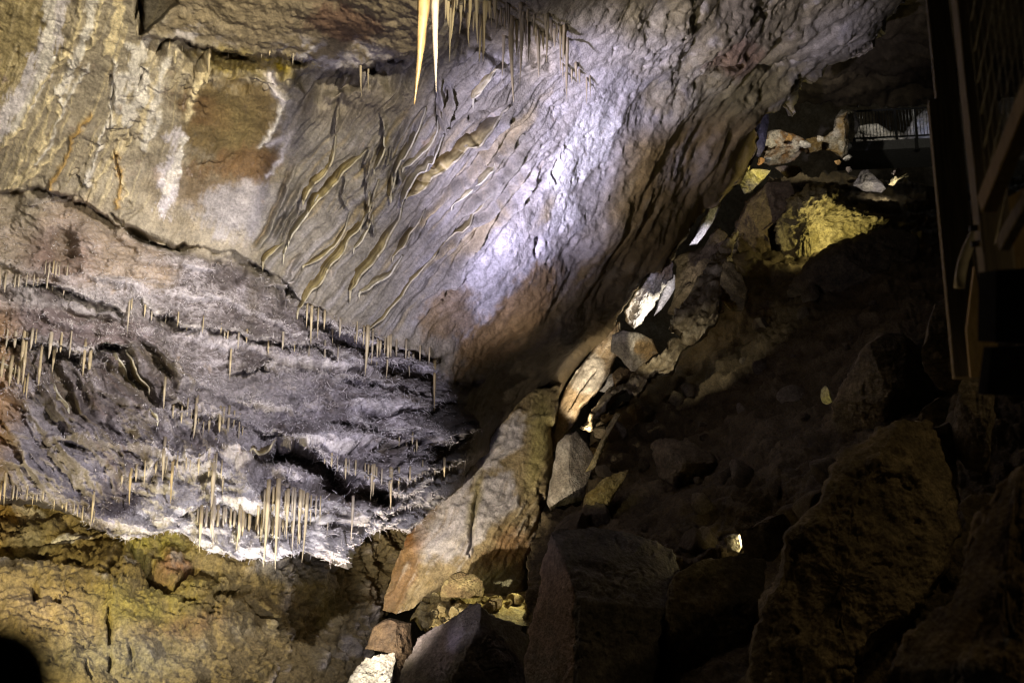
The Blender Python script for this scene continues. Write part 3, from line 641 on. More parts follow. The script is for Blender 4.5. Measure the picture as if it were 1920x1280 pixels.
    c = mix(c, (.27, .235, .04), sst(n2 * .5 + n3 * .5, -.45, .1) * (blob(wx, wy, 290, 1025, 70, 28, 6, .6) + blob(wx, wy, 250, 1130, 130, 36, -14, .7) * .7 + blob(wx, wy, 30, 1010, 50, 26, 0, .7) * .6) * .85)
    c = mix(c, (.22, .1, .06), (blob(wx, wy, 340, 1170, 90, 20, -10, .9) * .35 + blob(wx, wy, 330, 1065, 40, 22, 20, .6) * .7) * sst(n2 + n3, -.3, .3))
    c = mix(c, (.48, .37, .22), blob(wx, wy, 90, 1150, 90, 40, 10, .8) * .6)
    c = mix(c, (.3, .3, .24), blob(wx, wy, 230, 1230, 130, 50, 0, .8) * .5)
    c = mix(c, (.62, .58, .5), sst(n2 + n3 * .6, .35, .7) * .45)
    c = mix(c, (.80, .76, .7), sst(blob(wx, wy, 130, 1002, 36, 12, -6, .7) + .5 * n3, .3, .6) * .95 + sst(blob(wx, wy, 50, 960, 34, 9, 10, .6) + .5 * n3, .4, .7) * .6)
    c = mix(c, (.36, .34, .31), blob(wx, wy, 40, 1000, 45, 20, 15, .7) * .5 + sst(blob(wx, wy, 540, 1055, 90, 34, 10, .8) + .4 * n2 + .3 * n3, .35, .7) * .6)
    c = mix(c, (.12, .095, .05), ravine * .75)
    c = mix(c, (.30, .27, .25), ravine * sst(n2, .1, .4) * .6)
    c = mix(c, (.46, .41, .35), np.clip(veins * .7, 0, 1))
    c = mix(c, (.5, .3, .08), blob(wx, wy, -20, 960, 60, 60, 0, .7) * .5)
    c = c * (1 + .25 * n3)[:, None]
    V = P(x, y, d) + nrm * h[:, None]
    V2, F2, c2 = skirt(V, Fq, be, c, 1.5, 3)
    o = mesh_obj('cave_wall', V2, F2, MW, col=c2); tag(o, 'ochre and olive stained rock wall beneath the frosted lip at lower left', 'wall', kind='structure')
build_wall()

# ================================================================== free rocks: closed solids grown from an outline
def boulder(name, label, poly, d0, bulge, c1, c2, tilt=(0, 0), planes=(), seed=0, rough=5, amp=1.0, cuts=5, patches=(), mat=None, cat='boulder', back=None, centre=None, group=None, streak=None, px=3.0, prof=.5, kind=None):
    q = roughen(poly, rough, 4, seed)
    seg = np.roll(q, -1, 0) - q; L = np.r_[0, np.cumsum(np.hypot(*seg.T))]
    n = int(np.clip(L[-1] / px, 40, 420)); tt = np.linspace(0, L[-1], n, endpoint=False)
    qc = np.r_[q, q[:1]]
    bx = np.interp(tt, L, qc[:, 0]); by = np.interp(tt, L, qc[:, 1])
    cx, cy = centre if centre else (q[:, 0].mean(), q[:, 1].mean())
    rad = np.hypot(bx - cx, by - cy).mean()
    m = int(np.clip(rad / px * 1.25, 10, 130)); mb = max(6, m // 4)
    rf = np.sin(np.linspace(.01, 1, m + 1) * math.pi / 2); rb = np.sin(np.linspace(1, .01, mb + 1)[1:] * math.pi / 2)
    r = np.r_[rf, rb]; sgn = np.r_[np.full(m + 1, -1.0), np.full(mb, 1.0)]
    X = cx + (bx - cx)[None] * r[:, None]; Y = cy + (by - cy)[None] * r[:, None]
    prof_ = np.maximum(1 - r ** 2, 0) ** prof
    bb = back if back is not None else bulge * .8
    D = d0 + (X - cx) * tilt[0] + (Y - cy) * tilt[1] + np.where(sgn < 0, -bulge, bb)[:, None] * prof_[:, None]
    V = P(X.ravel(), Y.ravel(), D.ravel()); cen = P(cx, cy, d0)
    sc = rad / FP * d0
    rg_ = np.random.default_rng(seed + 900)
    view = (CAM - cen) / np.linalg.norm(CAM - cen)
    nn = []
    for k in range(cuts):
        v = rg_.normal(size=3); v /= np.linalg.norm(v); v = v + view * 1.3; v /= np.linalg.norm(v)
        nn.append((v, sc * rg_.uniform(.42, .72) * (1 if bulge > sc * .6 else bulge / sc / .6 + .1)))
    for v, hgt in list(planes) + nn:
        v = np.asarray(v, float); v = v / np.linalg.norm(v)
        e = (V - cen) @ v - hgt
        V = V - np.where(e > 0, e * .93, 0)[:, None] * v
    # normals
    G = V.reshape(len(r), n, 3)
    du = np.roll(G, -1, 1) - np.roll(G, 1, 1); dv = np.gradient(G, axis=0)
    N = np.cross(du, dv); N /= np.maximum(np.linalg.norm(N, axis=2), 1e-9)[..., None]
    N = N.reshape(-1, 3); o_ = ((V - cen) * N).sum(1).mean(); N = N if o_ > 0 else -N
    f = 1.0 / max(sc, .05)
    a1 = fbm(V * f * 1.1 + seed, 4, .55, seed=seed + 1); a2 = ridged(V * f * 2.2 + seed, 4, .6, seed=seed + 7) - .6
    a6 = fbm(V * f * 3 + .2 * a1[:, None], 6, .66, seed=seed + 23)
    a3 = fbm(V * max(f * 4, 7.0) + seed, 4, .62, seed=seed + 11); a4 = fbm(V * 9 + seed, 3, .62, seed=seed + 15)
    if streak:
        u, w = flowcoord(X.ravel(), Y.ravel(), *streak); s5 = fbm(xy0(w / 9, u / 70, seed), 4, .6, seed=seed + 19)
    else: s5 = np.zeros(len(V))
    h = amp * sc * (.10 * a1 + .05 * a2 + .03 * a3 + .07 * a6) + .014 * a4 * min(1, amp) + s5 * sc * .07
    fade = np.repeat(np.where(sgn < 0, np.clip((1 - r) * 8, .25, 1), 1), n)
    c = mix(np.zeros_like(V) + np.asarray(c1), c2, sst(a1 + .5 * a3 + .4 * s5, -.3, .4))
    ck = np.exp(-(fbm(V * f * 1.4 + seed * 3.7, 4, .6, seed=seed + 27) / .022) ** 2) * sst(a1, -.25, .3)
    h = h - amp * sc * .05 * ck
    c = c * (1 + .3 * a3)[:, None]
    xx = X.ravel() + 10 * a3 + 8 * a1; yy = Y.ravel() + 10 * a4 + 8 * a2
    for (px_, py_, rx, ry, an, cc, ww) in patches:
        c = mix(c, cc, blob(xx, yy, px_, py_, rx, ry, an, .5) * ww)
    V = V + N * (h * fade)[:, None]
    k = np.arange(len(r) - 1)[:, None] * n; i = np.arange(n)[None]; i2 = (i + 1) % n
    Fq = np.stack([k + i, k + i2, k + n + i2, k + n + i], -1).reshape(-1, 4)
    o = mesh_obj(name, V, Fq, mat or MB, col=c)
    tag(o, label, cat, group, kind)
    return o

GRY = (.16, .135, .095); GRY2 = (.25, .215, .15); BRN = (.15, .10, .05); BRN2 = (.26, .19, .10); PAL1 = (.45, .40, .33); PAL2 = (.62, .58, .52); OCH = (.33, .24, .09); OCH2 = (.42, .33, .15); OLV = (.30, .25, .09)

# ---- the leaning slab behind the lip
def build_slab():
    poly = [(1052, 722), (1046, 770), (1034, 800), (1036, 870), (1028, 930), (1010, 985), (1000, 1030), (996, 1075), (990, 1125), (940, 1118), (880, 1118), (838, 1105), (800, 1122), (768, 1140), (742, 1150), (716, 1143), (728, 1100), (742, 1056), (765, 1000), (770, 930), (840, 850), (920, 790), (1000, 730)]
    Dn = TPS([(716, 1143, 11.6), (760, 1000, 12.3), (860, 1110, 11.7), (990, 1120, 12.2), (850, 950, 12.5), (940, 1000, 12.25), (950, 850, 13.3), (1030, 870, 13.2), (1010, 1000, 12.6), (1050, 722, 14.6), (900, 780, 13.9), (1036, 800, 13.6)])
    x, y, Fq, be, vid, X, Y = sheet(poly, 4, 2.2, 31)
    d = Dn(x, y); _, nrm = base_normal(Dn, x, y, d); q = P(x, y, d)
    e = np.clip(1 - seg_dist(x, y, poly[2:9]) / 22, 0, 1); d = d + .4 * (1 - np.sqrt(1 - e ** 2 * .98))
    wx = x + 20 * fbm(q * 1.3, 4, .55, seed=601); wy = y + 20 * fbm(q * 1.3 + 40, 4, .55, seed=606)
    a, cr = flowcoord(wx, wy, -.5, .86)
    st = fbm(xy0(cr / 13, a / 120), 5, .6, seed=610); n2 = fbm(q * 2.4, 4, .6, seed=615); n3 = fbm(q * 7, 4, .6, seed=620); rg = ridged(q * 2.6, 4, .6, seed=625) - .6
    h = .06 * st + .04 * n2 + .016 * n3 + .02 * rg + .02 * fbm(xy0(cr / 5, a / 40), 4, .6, seed=633) + .035 * fbm(q * 3, 6, .64, seed=628)
    h -= .15 * crack(x, y, [(905, 905), (890, 935), (886, 975), (882, 1010), (878, 1045)], 3, 7, 630) + .15 * crack(x, y, [(1016, 920), (1018, 950), (1016, 955)], 4, 5, 631)
    h += .06 * blob(wx, wy, 990, 960, 30, 60, 30, .6) * st * 2
    c = np.zeros((len(x), 3)) + (.37, .29, .16)
    c = mix(c, (.27, .20, .085), sst(st + n2, -.1, .4))
    c = mix(c, (.60, .56, .56), sst((blob(wx, wy, 850, 990, 60, 80, 40, .7) + blob(wx, wy, 940, 925, 36, 44, 20, .7) * .9 + blob(wx, wy, 920, 845, 100, 24, -36, .7)) + .5 * n2 + .4 * st + .3 * n3, .3, .75) * .95)
    bk = lambda w_: sst(w_ + .45 * n2 + .3 * n3 + .4 * st, .2, .85)
    c = mix(c, (.25, .135, .055), bk(blob(wx, wy, 955, 1040, 40, 50, 30, .8)) * .75 + bk(blob(wx, wy, 752, 1080, 24, 90, 22, .8)) * .75 + bk(blob(wx, wy, 760, 1000, 20, 30, 0, .8)) * .5)
    c = mix(c, (.56, .5, .41), sst(st + .3 * n2, .12, .42) * .6); c = mix(c, (.27, .2, .1), sst(-st + .4 * n2, .1, .42) * .6)
    c = mix(c, (.34, .29, .11), blob(wx, wy, 1010, 830, 22, 90, 8, .6) * .9 + blob(wx, wy, 888, 940, 12, 50, 10, .6) * .7)
    c = mix(c, (.33, .33, .2), blob(wx, wy, 940, 1090, 40, 30, -30, .7) * .8)
    c = mix(c, (.62, .58, .52), blob(wx, wy, 990, 970, 30, 44, 30, .7) * sst(st, -.1, .3) * .6)
    c = mix(c, (.16, .09, .05), blob(wx, wy, 790, 960, 20, 50, 40, .6) * .5)
    c = c * (1 + .25 * n3 + .1 * st)[:, None]
    V = P(x, y, d) + nrm * h[:, None]
    V2, F2, c2 = skirt(V, Fq, be, c, 1.2, 3)
    o = mesh_obj('leaning_slab', V2, F2, MR, col=c2)
    tag(o, 'tall smooth leaning limestone slab with cream, rust and lavender streaks standing behind the frosted ceiling lip', 'rock slab')
build_slab()

def rock_face(name, label, poly, pts, c1, c2, seed, cat, streak, cracks=(), amp=1.0, patches=(), thick=.8, rough=3, step=1.8):
    Dn = TPS(pts); x, y, Fq, be, vid, X, Y = sheet(poly, rough, step, seed)
    d = Dn(x, y); _, nrm = base_normal(Dn, x, y, d); q = P(x, y, d)
    e = np.clip(1 - seg_dist(x, y, poly, True) / 8, 0, 1); d = d + .12 * (1 - np.sqrt(1 - e ** 2 * .98))
    a, cr = flowcoord(x, y, *streak); st = fbm(xy0(cr / 10, a / 80, seed), 5, .6, seed=seed); g = fbm(q * 3 + seed, 6, .64, seed=seed + 9); n3 = fbm(q * 8, 4, .6, seed=seed + 19); n2 = fbm(q * 1.6 + seed, 4, .55, seed=seed + 29)
    h = amp * (.05 * st + .06 * g + .05 * n2)
    for k, (ln, w, am) in enumerate(cracks): h -= am * crack(x, y, ln, w, 4, seed + 40 + k)
    c = mix(np.zeros((len(x), 3)) + np.asarray(c1), c2, sst(st + .6 * n2 + .4 * n3, -.3, .4)) * (1 + .25 * n3)[:, None]
    for (px_, py_, rx, ry, an, cc, ww) in patches: c = mix(c, cc, sst(blob(x, y, px_, py_, rx, ry, an, .7) + .4 * n2 + .3 * n3, .3, .7) * ww)
    V2, F2, c2_ = skirt(P(x, y, d) + nrm * h[:, None], Fq, be, c, thick, 3)
    return tag(mesh_obj(name, V2, F2, MR, col=c2_), label, cat)

# ---- right hand slope: one sheet of ground running from the foreground up to the back passage
floor_poly = [(1000, 1420), (996, 1000), (1020, 960), (1080, 940), (1096, 880), (1108, 800), (1150, 770), (1200, 733), (1250, 668), (1292, 632), (1310, 580), (1345, 520), (1375, 440), (1405, 380), (1440, 340), (1480, 330), (1560, 318), (1640, 338), (1760, 348), (2100, 330), (2100, 1420)]
D_floor = TPS([(1000, 1400, 8.6), (1030, 960, 11.2), (1108, 800, 14.4), (1200, 733, 15.6), (1290, 640, 16.8), (1345, 520, 18.6), (1420, 360, 22.5), (1250, 790, 14.2), (1560, 330, 25.5), (1760, 350, 26), (2050, 330, 24), (1400, 700, 14.2), (1550, 560, 16),
               (1400, 900, 9.6), (1600, 780, 9.8), (1700, 600, 12.5), (1900, 700, 9.5), (1920, 1280, 5.6), (1500, 1280, 6.6), (1250, 1000, 9.8), (1376, 1015, 9.7), (1460, 1000, 9.3), (1250, 1280, 7.8), (1700, 1000, 7.2), (1900, 1000, 6.8), (1700, 450, 18), (2100, 700, 9)])
def build_floor():
    x, y, Fq, be, vid, X, Y = sheet(floor_poly, 9, 3.0, 41)
    d = D_floor(x, y); _, nrm = base_normal(D_floor, x, y, d); q = P(x, y, d)
    e = np.clip(1 - seg_dist(x, y, floor_poly[3:16]) / 46, 0, 1); d = d + 1.1 * (1 - np.sqrt(1 - e ** 2 * .97))
    wx = x + 20 * fbm(q * 1.1, 4, .55, seed=641); wy = y + 20 * fbm(q * 1.1 + 40, 4, .55, seed=646)
    for k, (ln, am, rc, rp) in enumerate([([(1040, 960), (1120, 800), (1200, 745), (1260, 690), (1300, 655), (1345, 560)], .0, 60, 8), ([(1330, 780), (1450, 720), (1560, 620), (1700, 490), (1760, 430)], -.25, 120, 10), ([(1200, 1030), (1290, 1050), (1380, 1030), (1440, 1040)], -.5, 60, 8)]):
        a, f, s, ef = bumpline(x, y, ln, am, rc, rp, 650 + k); d = d + a
    n2 = fbm(q * 1.6, 5, .58, seed=655); rg = ridged(q * 1.5, 4, .6, seed=660) - .6; n3 = fbm(q * 6, 4, .62, seed=665)
    a, cr = flowcoord(wx, wy, -.75, .66); st = fbm(xy0(cr / 20, a / 110), 4, .6, seed=668)
    cell = np.floor(fbm(q * 1.0, 3, seed=670) * 6)
    h = .2 * n2 + .08 * rg + .035 * n3 + .03 * st + .14 * fbm(q * 2.2, 6, .66, seed=672)
    c = mix(np.zeros((len(x), 3)) + (.10, .075, .038), (.17, .13, .07), sst(n2 + .5 * st, -.2, .4))
    c = c * (1 + .35 * n3)[:, None]
    V = P(x, y, d) + nrm * h[:, None]
    V2, F2, c2 = skirt(V, Fq, be, c, 2.0, 3)
    tag(mesh_obj('terrain', V2, F2, MB, col=c2), 'dark rubble slope climbing from the foreground to the passage at the back', 'slope', kind='structure')
    fc = Face(); fc.X, fc.Y, fc.vid, fc.V = X, Y, vid, V
    return fc
FLOOR = build_floor()

# ---- cavern shell far behind, closing the view
def shell(name, label, pts, box, amp, col1, col2, seed, step=7):
    Dn = TPS(pts); x0, y0, x1, y1 = box
    x, y, Fq, be, vid, X, Y = sheet([(x0, y0), (x1, y0), (x1, y1), (x0, y1)], 2, step, seed)
    d = Dn(x, y); _, nrm = base_normal(Dn, x, y, d); q = P(x, y, d)
    n = fbm(q * .5, 5, .58, seed=seed); rg = ridged(q * .45, 5, .6, seed=seed + 9) - .6; n3 = fbm(q * 2.5, 4, .6, seed=seed + 15)
    V = P(x, y, d) + nrm * (amp * (n + rg + .25 * n3))[:, None]
    c = mix(np.zeros_like(V) + np.asarray(col1), col2, sst(n + .5 * n3, -.3, .4)) * (1 + .3 * n3)[:, None]
    V2, F2, c2 = skirt(V, Fq, be, c, 1.0, 2)
    tag(mesh_obj(name, V2, F2, MB, col=c2), label, 'rock', kind='structure')
shell('cavern_rear', 'dark rear wall of the cavern far behind the railing', [(900, -150, 38), (2200, -150, 36), (900, 500, 40), (2200, 500, 38), (1500, 200, 41), (600, 1500, 24), (2200, 1500, 26)], (500, -150, 2300, 1500), 1.2, (.3, .25, .17), (.42, .38, .3), 71, 9)
shell('cavern_roof', 'dark high roof of the cavern at upper right', [(1380, -150, 19), (1560, -150, 17), (2150, -150, 13), (1420, 240, 30), (1560, 150, 26), (1700, 200, 29), (1800, 150, 26), (2150, 100, 22), (1600, 240, 31)], (1385, -150, 2200, 198), .55, (.06, .045, .025), (.11, .085, .05), 77, 4)

# ---- named boulders, front to back
boulder('boulder', 'huge dark upright boulder with a pinkish left flank, at the bottom centre', [(1030, 990), (1052, 966), (1085, 952), (1150, 945), (1215, 950), (1262, 968), (1288, 1005), (1283, 1060), (1268, 1110), (1240, 1200), (1225, 1420), (980, 1420), (982, 1260), (986, 1180), (1000, 1110), (1010, 1040)], 8.0, 1.0, (.14, .125, .1), (.2, .175, .14), tilt=(.0005, 0), seed=11, cuts=2, amp=.6, rough=6, px=2.6,
        planes=[((.35, -1, .1), .35), ((-1, -.55, .1), .42), ((0, -.5, 1), .75)], centre=(1130, 1180), patches=[(1015, 1150, 30, 130, 4, (.36, .25, .19), .9), (1030, 1230, 26, 60, -10, (.40, .28, .2), .7)])  # pinkish light on the left face painted into its colour
boulder('boulder', 'dark boulder with one pale lavender face, at the bottom left of the huge upright boulder', [(762, 1215), (772, 1186), (800, 1168), (838, 1152), (862, 1146), (880, 1126), (896, 1127), (915, 1150), (945, 1160), (984, 1166), (1000, 1200), (1005, 1420), (740, 1420), (742, 1290)], 9.0, .8, (.13, .11, .085), (.19, .165, .13), seed=12, cuts=1, amp=.7, px=2.6,
        planes=[((.25, -1, .25), .38), ((-.75, -.7, .65), .36)], centre=(880, 1270), patches=[(806, 1200, 40, 46, 40, (.36, .31, .32), 1.0)])  # lavender light on this face painted as a colour patch
boulder('boulder', 'small brown boulder resting on the gravel bank, above the boulder with a lavender face', [(826, 1118), (832, 1090), (848, 1074), (866, 1069), (886, 1074), (905, 1090), (910, 1108), (906, 1120), (870, 1122)], 11.0, .35, (.2, .14, .07), (.35, .28, .13), seed=13, cuts=4, rough=3, px=2.0)
boulder('boulder', 'brightly lit jagged pale rock at the bottom edge left of centre', [(645, 1300), (652, 1270), (672, 1240), (684, 1216), (694, 1224), (720, 1213), (738, 1204), (742, 1230), (736, 1262), (728, 1300), (700, 1420), (650, 1420)], 9.6, .35, (.5, .45, .36), (.68, .63, .55), seed=14, cuts=4, amp=1.3, rough=4, px=2.0, centre=(700, 1300))
boulder('boulder', 'rusty dark rock hiding between the lit jagged rock and the lavender-faced boulder', [(684, 1214), (700, 1175), (730, 1160), (770, 1165), (775, 1200), (760, 1420), (720, 1420), (740, 1210)], 10.0, .4, (.065, .042, .026), (.10, .066, .036), seed=15, cuts=3, rough=4, centre=(745, 1230))
boulder('upright_slab', 'narrow grey upright slab wedged beside the leaning slab, lit on its left half', [(1034, 965), (1026, 940), (1036, 880), (1046, 830), (1062, 812), (1080, 808), (1100, 832), (1114, 850), (1108, 895), (1098, 940), (1080, 958), (1050, 958)], 12.3, .3, (.27, .23, .17), (.38, .34, .27), seed=16, cuts=1, amp=.5, rough=3, px=2.2, planes=[((-.8, -1, .2), .22), ((.75, -1, .1), .2)], cat='rock slab')
boulder('boulder', 'dark jumbled rock below the narrow upright slab', [(1005, 1075), (1000, 1040), (1012, 1000), (1020, 965), (1050, 955), (1076, 960), (1060, 985), (1034, 1000), (1028, 1040), (1018, 1070)], 11.9, .3, (.15, .11, .07), (.22, .17, .1), seed=17, cuts=3, rough=4, centre=(1024, 1000))
boulder('boulder', 'grey block perched in the slot above the pale curved ledge', [(1146, 628), (1165, 618), (1198, 622), (1226, 636), (1236, 658), (1216, 676), (1198, 692), (1182, 694), (1165, 676), (1144, 660)], 14.6, .5, (.30, .26, .19), (.4, .36, .28), seed=19, cuts=3, amp=.9, rough=4, px=2.0, planes=[((-.5, -1, .1), .28), ((1, -.9, .2), .25)], patches=[(1222, 655, 18, 24, 0, (.3, .19, .07), .9)])
boulder('boulder', 'small white glowing stone behind the warm lit slab', [(1122, 732), (1126, 712), (1138, 698), (1150, 700), (1152, 716), (1148, 728), (1134, 736)], 15.6, .2, (.6, .56, .48), (.74, .7, .62), seed=20, cuts=3, rough=2, px=1.6)
boulder('boulder', 'low dark boulder between the white stone and the grey block', [(1150, 722), (1148, 700), (1162, 684), (1186, 694), (1204, 700), (1226, 690), (1210, 712), (1180, 735), (1160, 742)], 15.0, .3, (.16, .11, .06), (.22, .16, .09), seed=21, cuts=3, rough=3, px=2)
boulder('boulder', 'bright rough white rock in the slot below the dark overhang', [(1168, 606), (1172, 582), (1186, 556), (1200, 538), (1216, 516), (1238, 488), (1256, 482), (1262, 500), (1256, 520), (1240, 548), (1226, 580), (1204, 606), (1186, 618)], 17.0, .35, (.5, .46, .4), (.66, .63, .6), seed=22, cuts=2, amp=1.5, rough=9, px=1.5, prof=.3, streak=(-.5, .86), patches=[(1250, 500, 20, 24, 0, (.3, .2, .1), .8)])
boulder('rock_shard', 'thin lavender blade of rock right of the bright rough white rock', [(1226, 592), (1232, 566), (1244, 536), (1258, 510), (1266, 514), (1266, 540), (1254, 560), (1240, 580)], 17.8, .15, (.46, .44, .5), (.6, .57, .62), seed=23, cuts=0, amp=.4, rough=1.5, px=1.8, cat='rock')
boulder('rock_shard', 'long pale blade of rock high in the slot under the brown overhang', [(1291, 461), (1300, 440), (1318, 408), (1334, 380), (1350, 372), (1352, 384), (1338, 416), (1322, 440), (1308, 458)], 19.5, .15, (.5, .47, .48), (.64, .61, .6), seed=24, cuts=0, amp=.4, rough=1.5, px=1.8, cat='rock')
boulder('boulder', 'dark mound between the two pale blades of rock', [(1262, 560), (1268, 510), (1262, 486), (1288, 470), (1320, 462), (1345, 430), (1366, 440), (1350, 490), (1318, 540), (1300, 590), (1270, 612), (1240, 610)], 18.4, .6, (.12, .09, .05), (.2, .15, .09), seed=25, cuts=5, rough=5, px=2.2, centre=(1295, 530))
boulder('boulder', 'brown knob in the dark below the slot, beside the dark mound', [(1348, 560), (1350, 520), (1362, 488), (1378, 490), (1400, 540), (1404, 562), (1392, 580), (1372, 586), (1360, 575)], 16.4, .4, (.27, .21, .1), (.4, .32, .16), seed=26, cuts=4, amp=1.3, rough=4, px=2)
boulder('boulder', 'large yellow-lit craggy rock below the back railing', [(1440, 430), (1470, 405), (1488, 362), (1510, 345), (1540, 352), (1566, 350), (1580, 372), (1600, 384), (1640, 396), (1664, 410), (1640, 432), (1600, 446), (1560, 458), (1520, 480), (1490, 520), (1470, 546), (1452, 530), (1450, 480)], 18.6, .8, (.25, .205, .085), (.36, .30, .15), seed=27, cuts=3, amp=2.0, rough=12, px=1.9, centre=(1530, 420), streak=(-.4, .9))
boulder('boulder', 'dark boulder shading the foot of the yellow-lit craggy rock', [(1462, 560), (1490, 524), (1520, 486), (1560, 462), (1610, 446), (1665, 426), (1720, 440), (1740, 520), (1680, 600), (1560, 640), (1480, 620)], 16.6, .9, (.10, .08, .045), (.16, .12, .065), seed=28, cuts=4, rough=5, px=3)
boulder('boulder', 'dark rock left of the yellow-lit craggy rock', [(1378, 420), (1400, 376), (1440, 342), (1480, 338), (1492, 360), (1472, 404), (1440, 432), (1440, 500), (1410, 540), (1380, 480)], 19.2, .7, (.14, .1, .055), (.2, .15, .08), seed=29, cuts=4, rough=5, px=2.4)
boulder('boulder', 'olive shelf rock with lit upper edge below the lavender pillar', [(1384, 344), (1392, 326), (1410, 316), (1428, 318), (1446, 320), (1430, 340), (1410, 358), (1396, 366)], 22, .4, (.36, .31, .12), (.5, .44, .26), seed=30, cuts=3, rough=3, px=1.5)
boulder('boulder', 'tan rounded stone on top of the dark rock, below the small dark arch', [(1452, 314), (1470, 310), (1500, 312), (1504, 320), (1490, 332), (1476, 334), (1462, 322)], 22.4, .35, (.34, .25, .13), (.42, .33, .2), seed=31, cuts=3, rough=2, px=1.5)
boulder('rock_pillar', 'thin lavender rock pillar joining roof and floor near the back passage', [(1408, 288), (1414, 250), (1420, 222), (1422, 206), (1440, 206), (1442, 230), (1437, 262), (1433, 282), (1422, 296)], 22.8, .3, (.42, .39, .46), (.54, .5, .58), seed=32, cuts=0, amp=.9, rough=2, px=1.5, cat='rock')
boulder('boulder', 'orange and white crusted rock beside the lavender pillar', [(1432, 300), (1432, 262), (1440, 250), (1466, 244), (1486, 252), (1506, 262), (1516, 276), (1500, 290), (1488, 304), (1460, 312), (1440, 312)], 26, .6, (.34, .17, .05), (.7, .62, .48), seed=33, cuts=3, amp=1.6, rough=4, px=1.4)
boulder('rock_arch', 'cream and orange rock arch over a small dark hole, left of the railing', [(1500, 284), (1504, 264), (1520, 258), (1546, 256), (1562, 240), (1570, 215), (1590, 205), (1592, 240), (1590, 290), (1582, 300), (1570, 292), (1556, 282), (1540, 281), (1520, 284), (1506, 292)], 26.4, .6, (.36, .24, .09), (.62, .56, .45), seed=34, cuts=2, amp=1.4, rough=4, px=1.4, centre=(1560, 264), cat='rock')
boulder('boulder', 'lavender and cream rock below the railing', [(1598, 348), (1608, 330), (1614, 318), (1624, 314), (1636, 326), (1650, 340), (1662, 352), (1650, 362), (1620, 358)], 23.5, .4, (.46, .42, .44), (.66, .6, .54), seed=35, cuts=3, amp=1.3, rough=3, px=1.4)
boulder('boulder', 'small bright pinkish stone right of the lavender and cream rock', [(1672, 326), (1676, 318), (1686, 316), (1692, 321), (1684, 325), (1678, 332)], 23, .15, (.6, .48, .44), (.74, .62, .56), seed=36, cuts=1, rough=1, px=1.2)
boulder('boulder', 'small gleaming yellow stone under the pinkish stone', [(1664, 350), (1670, 338), (1682, 330), (1694, 326), (1704, 322), (1696, 332), (1684, 340), (1676, 350)], 22.9, .15, (.6, .5, .26), (.7, .6, .36), seed=37, cuts=2, rough=2, amp=1.5, px=1.2)
boulder('rock_fin', 'grey ridged rock fin standing left of the railing', [(1560, 250), (1566, 222), (1576, 206), (1592, 204), (1604, 208), (1612, 230), (1600, 262), (1588, 268)], 27.5, .5, (.26, .24, .17), (.34, .31, .22), seed=38, cuts=2, amp=1.2, rough=3, px=1.5, cat='rock')
boulder('rock_bank', 'pale lit rock bank seen through the railing bars', [(1592, 300), (1596, 256), (1612, 240), (1640, 232), (1668, 246), (1700, 250), (1716, 226), (1740, 205), (1790, 190), (1790, 300)], 33.5, .8, (.38, .35, .28), (.6, .57, .52), seed=39, cuts=4, amp=1.4, rough=5, px=2, cat='rock', centre=(1690, 272), patches=[(1730, 230, 40, 30, -30, (.62, .62, .74), .8)])
rock_face('rock_ledge', 'pale curved ledge of rock catching the light along the top of the dark slope', [(1092, 800), (1110, 770), (1140, 738), (1176, 710), (1219, 672), (1248, 656), (1280, 626), (1256, 606), (1278, 577), (1297, 544), (1320, 510), (1337, 485), (1370, 439), (1394, 396), (1408, 398), (1385, 440), (1364, 490), (1354, 530), (1348, 560), (1345, 590), (1324, 618), (1283, 654), (1271, 676), (1222, 706), (1206, 738), (1192, 742), (1170, 736), (1140, 764), (1112, 806)],
          [(1095, 795, 13.4), (1140, 745, 13.7), (1200, 710, 14.1), (1200, 736, 13.9), (1280, 640, 14.8), (1300, 570, 15.8), (1345, 580, 15.4), (1340, 500, 17), (1400, 395, 20.5)], (.23, .18, .10), (.38, .32, .21), 740, 'rock ledge', (-.7, .7), amp=2.0, rough=8)
rock_face('leaning_slab', 'warm brightly lit slab in the slot, rising above the narrow upright slab', [(1030, 850), (1040, 790), (1056, 735), (1090, 686), (1120, 645), (1158, 606), (1160, 655), (1143, 694), (1127, 730), (1108, 748), (1088, 764), (1078, 790), (1062, 812), (1052, 845)],
          [(1040, 840, 14.6), (1060, 740, 15.2), (1155, 610, 16.2), (1140, 700, 15.4), (1090, 765, 14.9)], (.44, .33, .2), (.62, .53, .4), 760, 'rock slab', (-.5, .86), cracks=[([(1118, 690), (1096, 716), (1078, 742), (1066, 770)], 2, .12)], amp=.8, patches=[(1104, 702, 30, 40, 30, (.66, .62, .54), .7)])
g_ = np.random.default_rng(77)
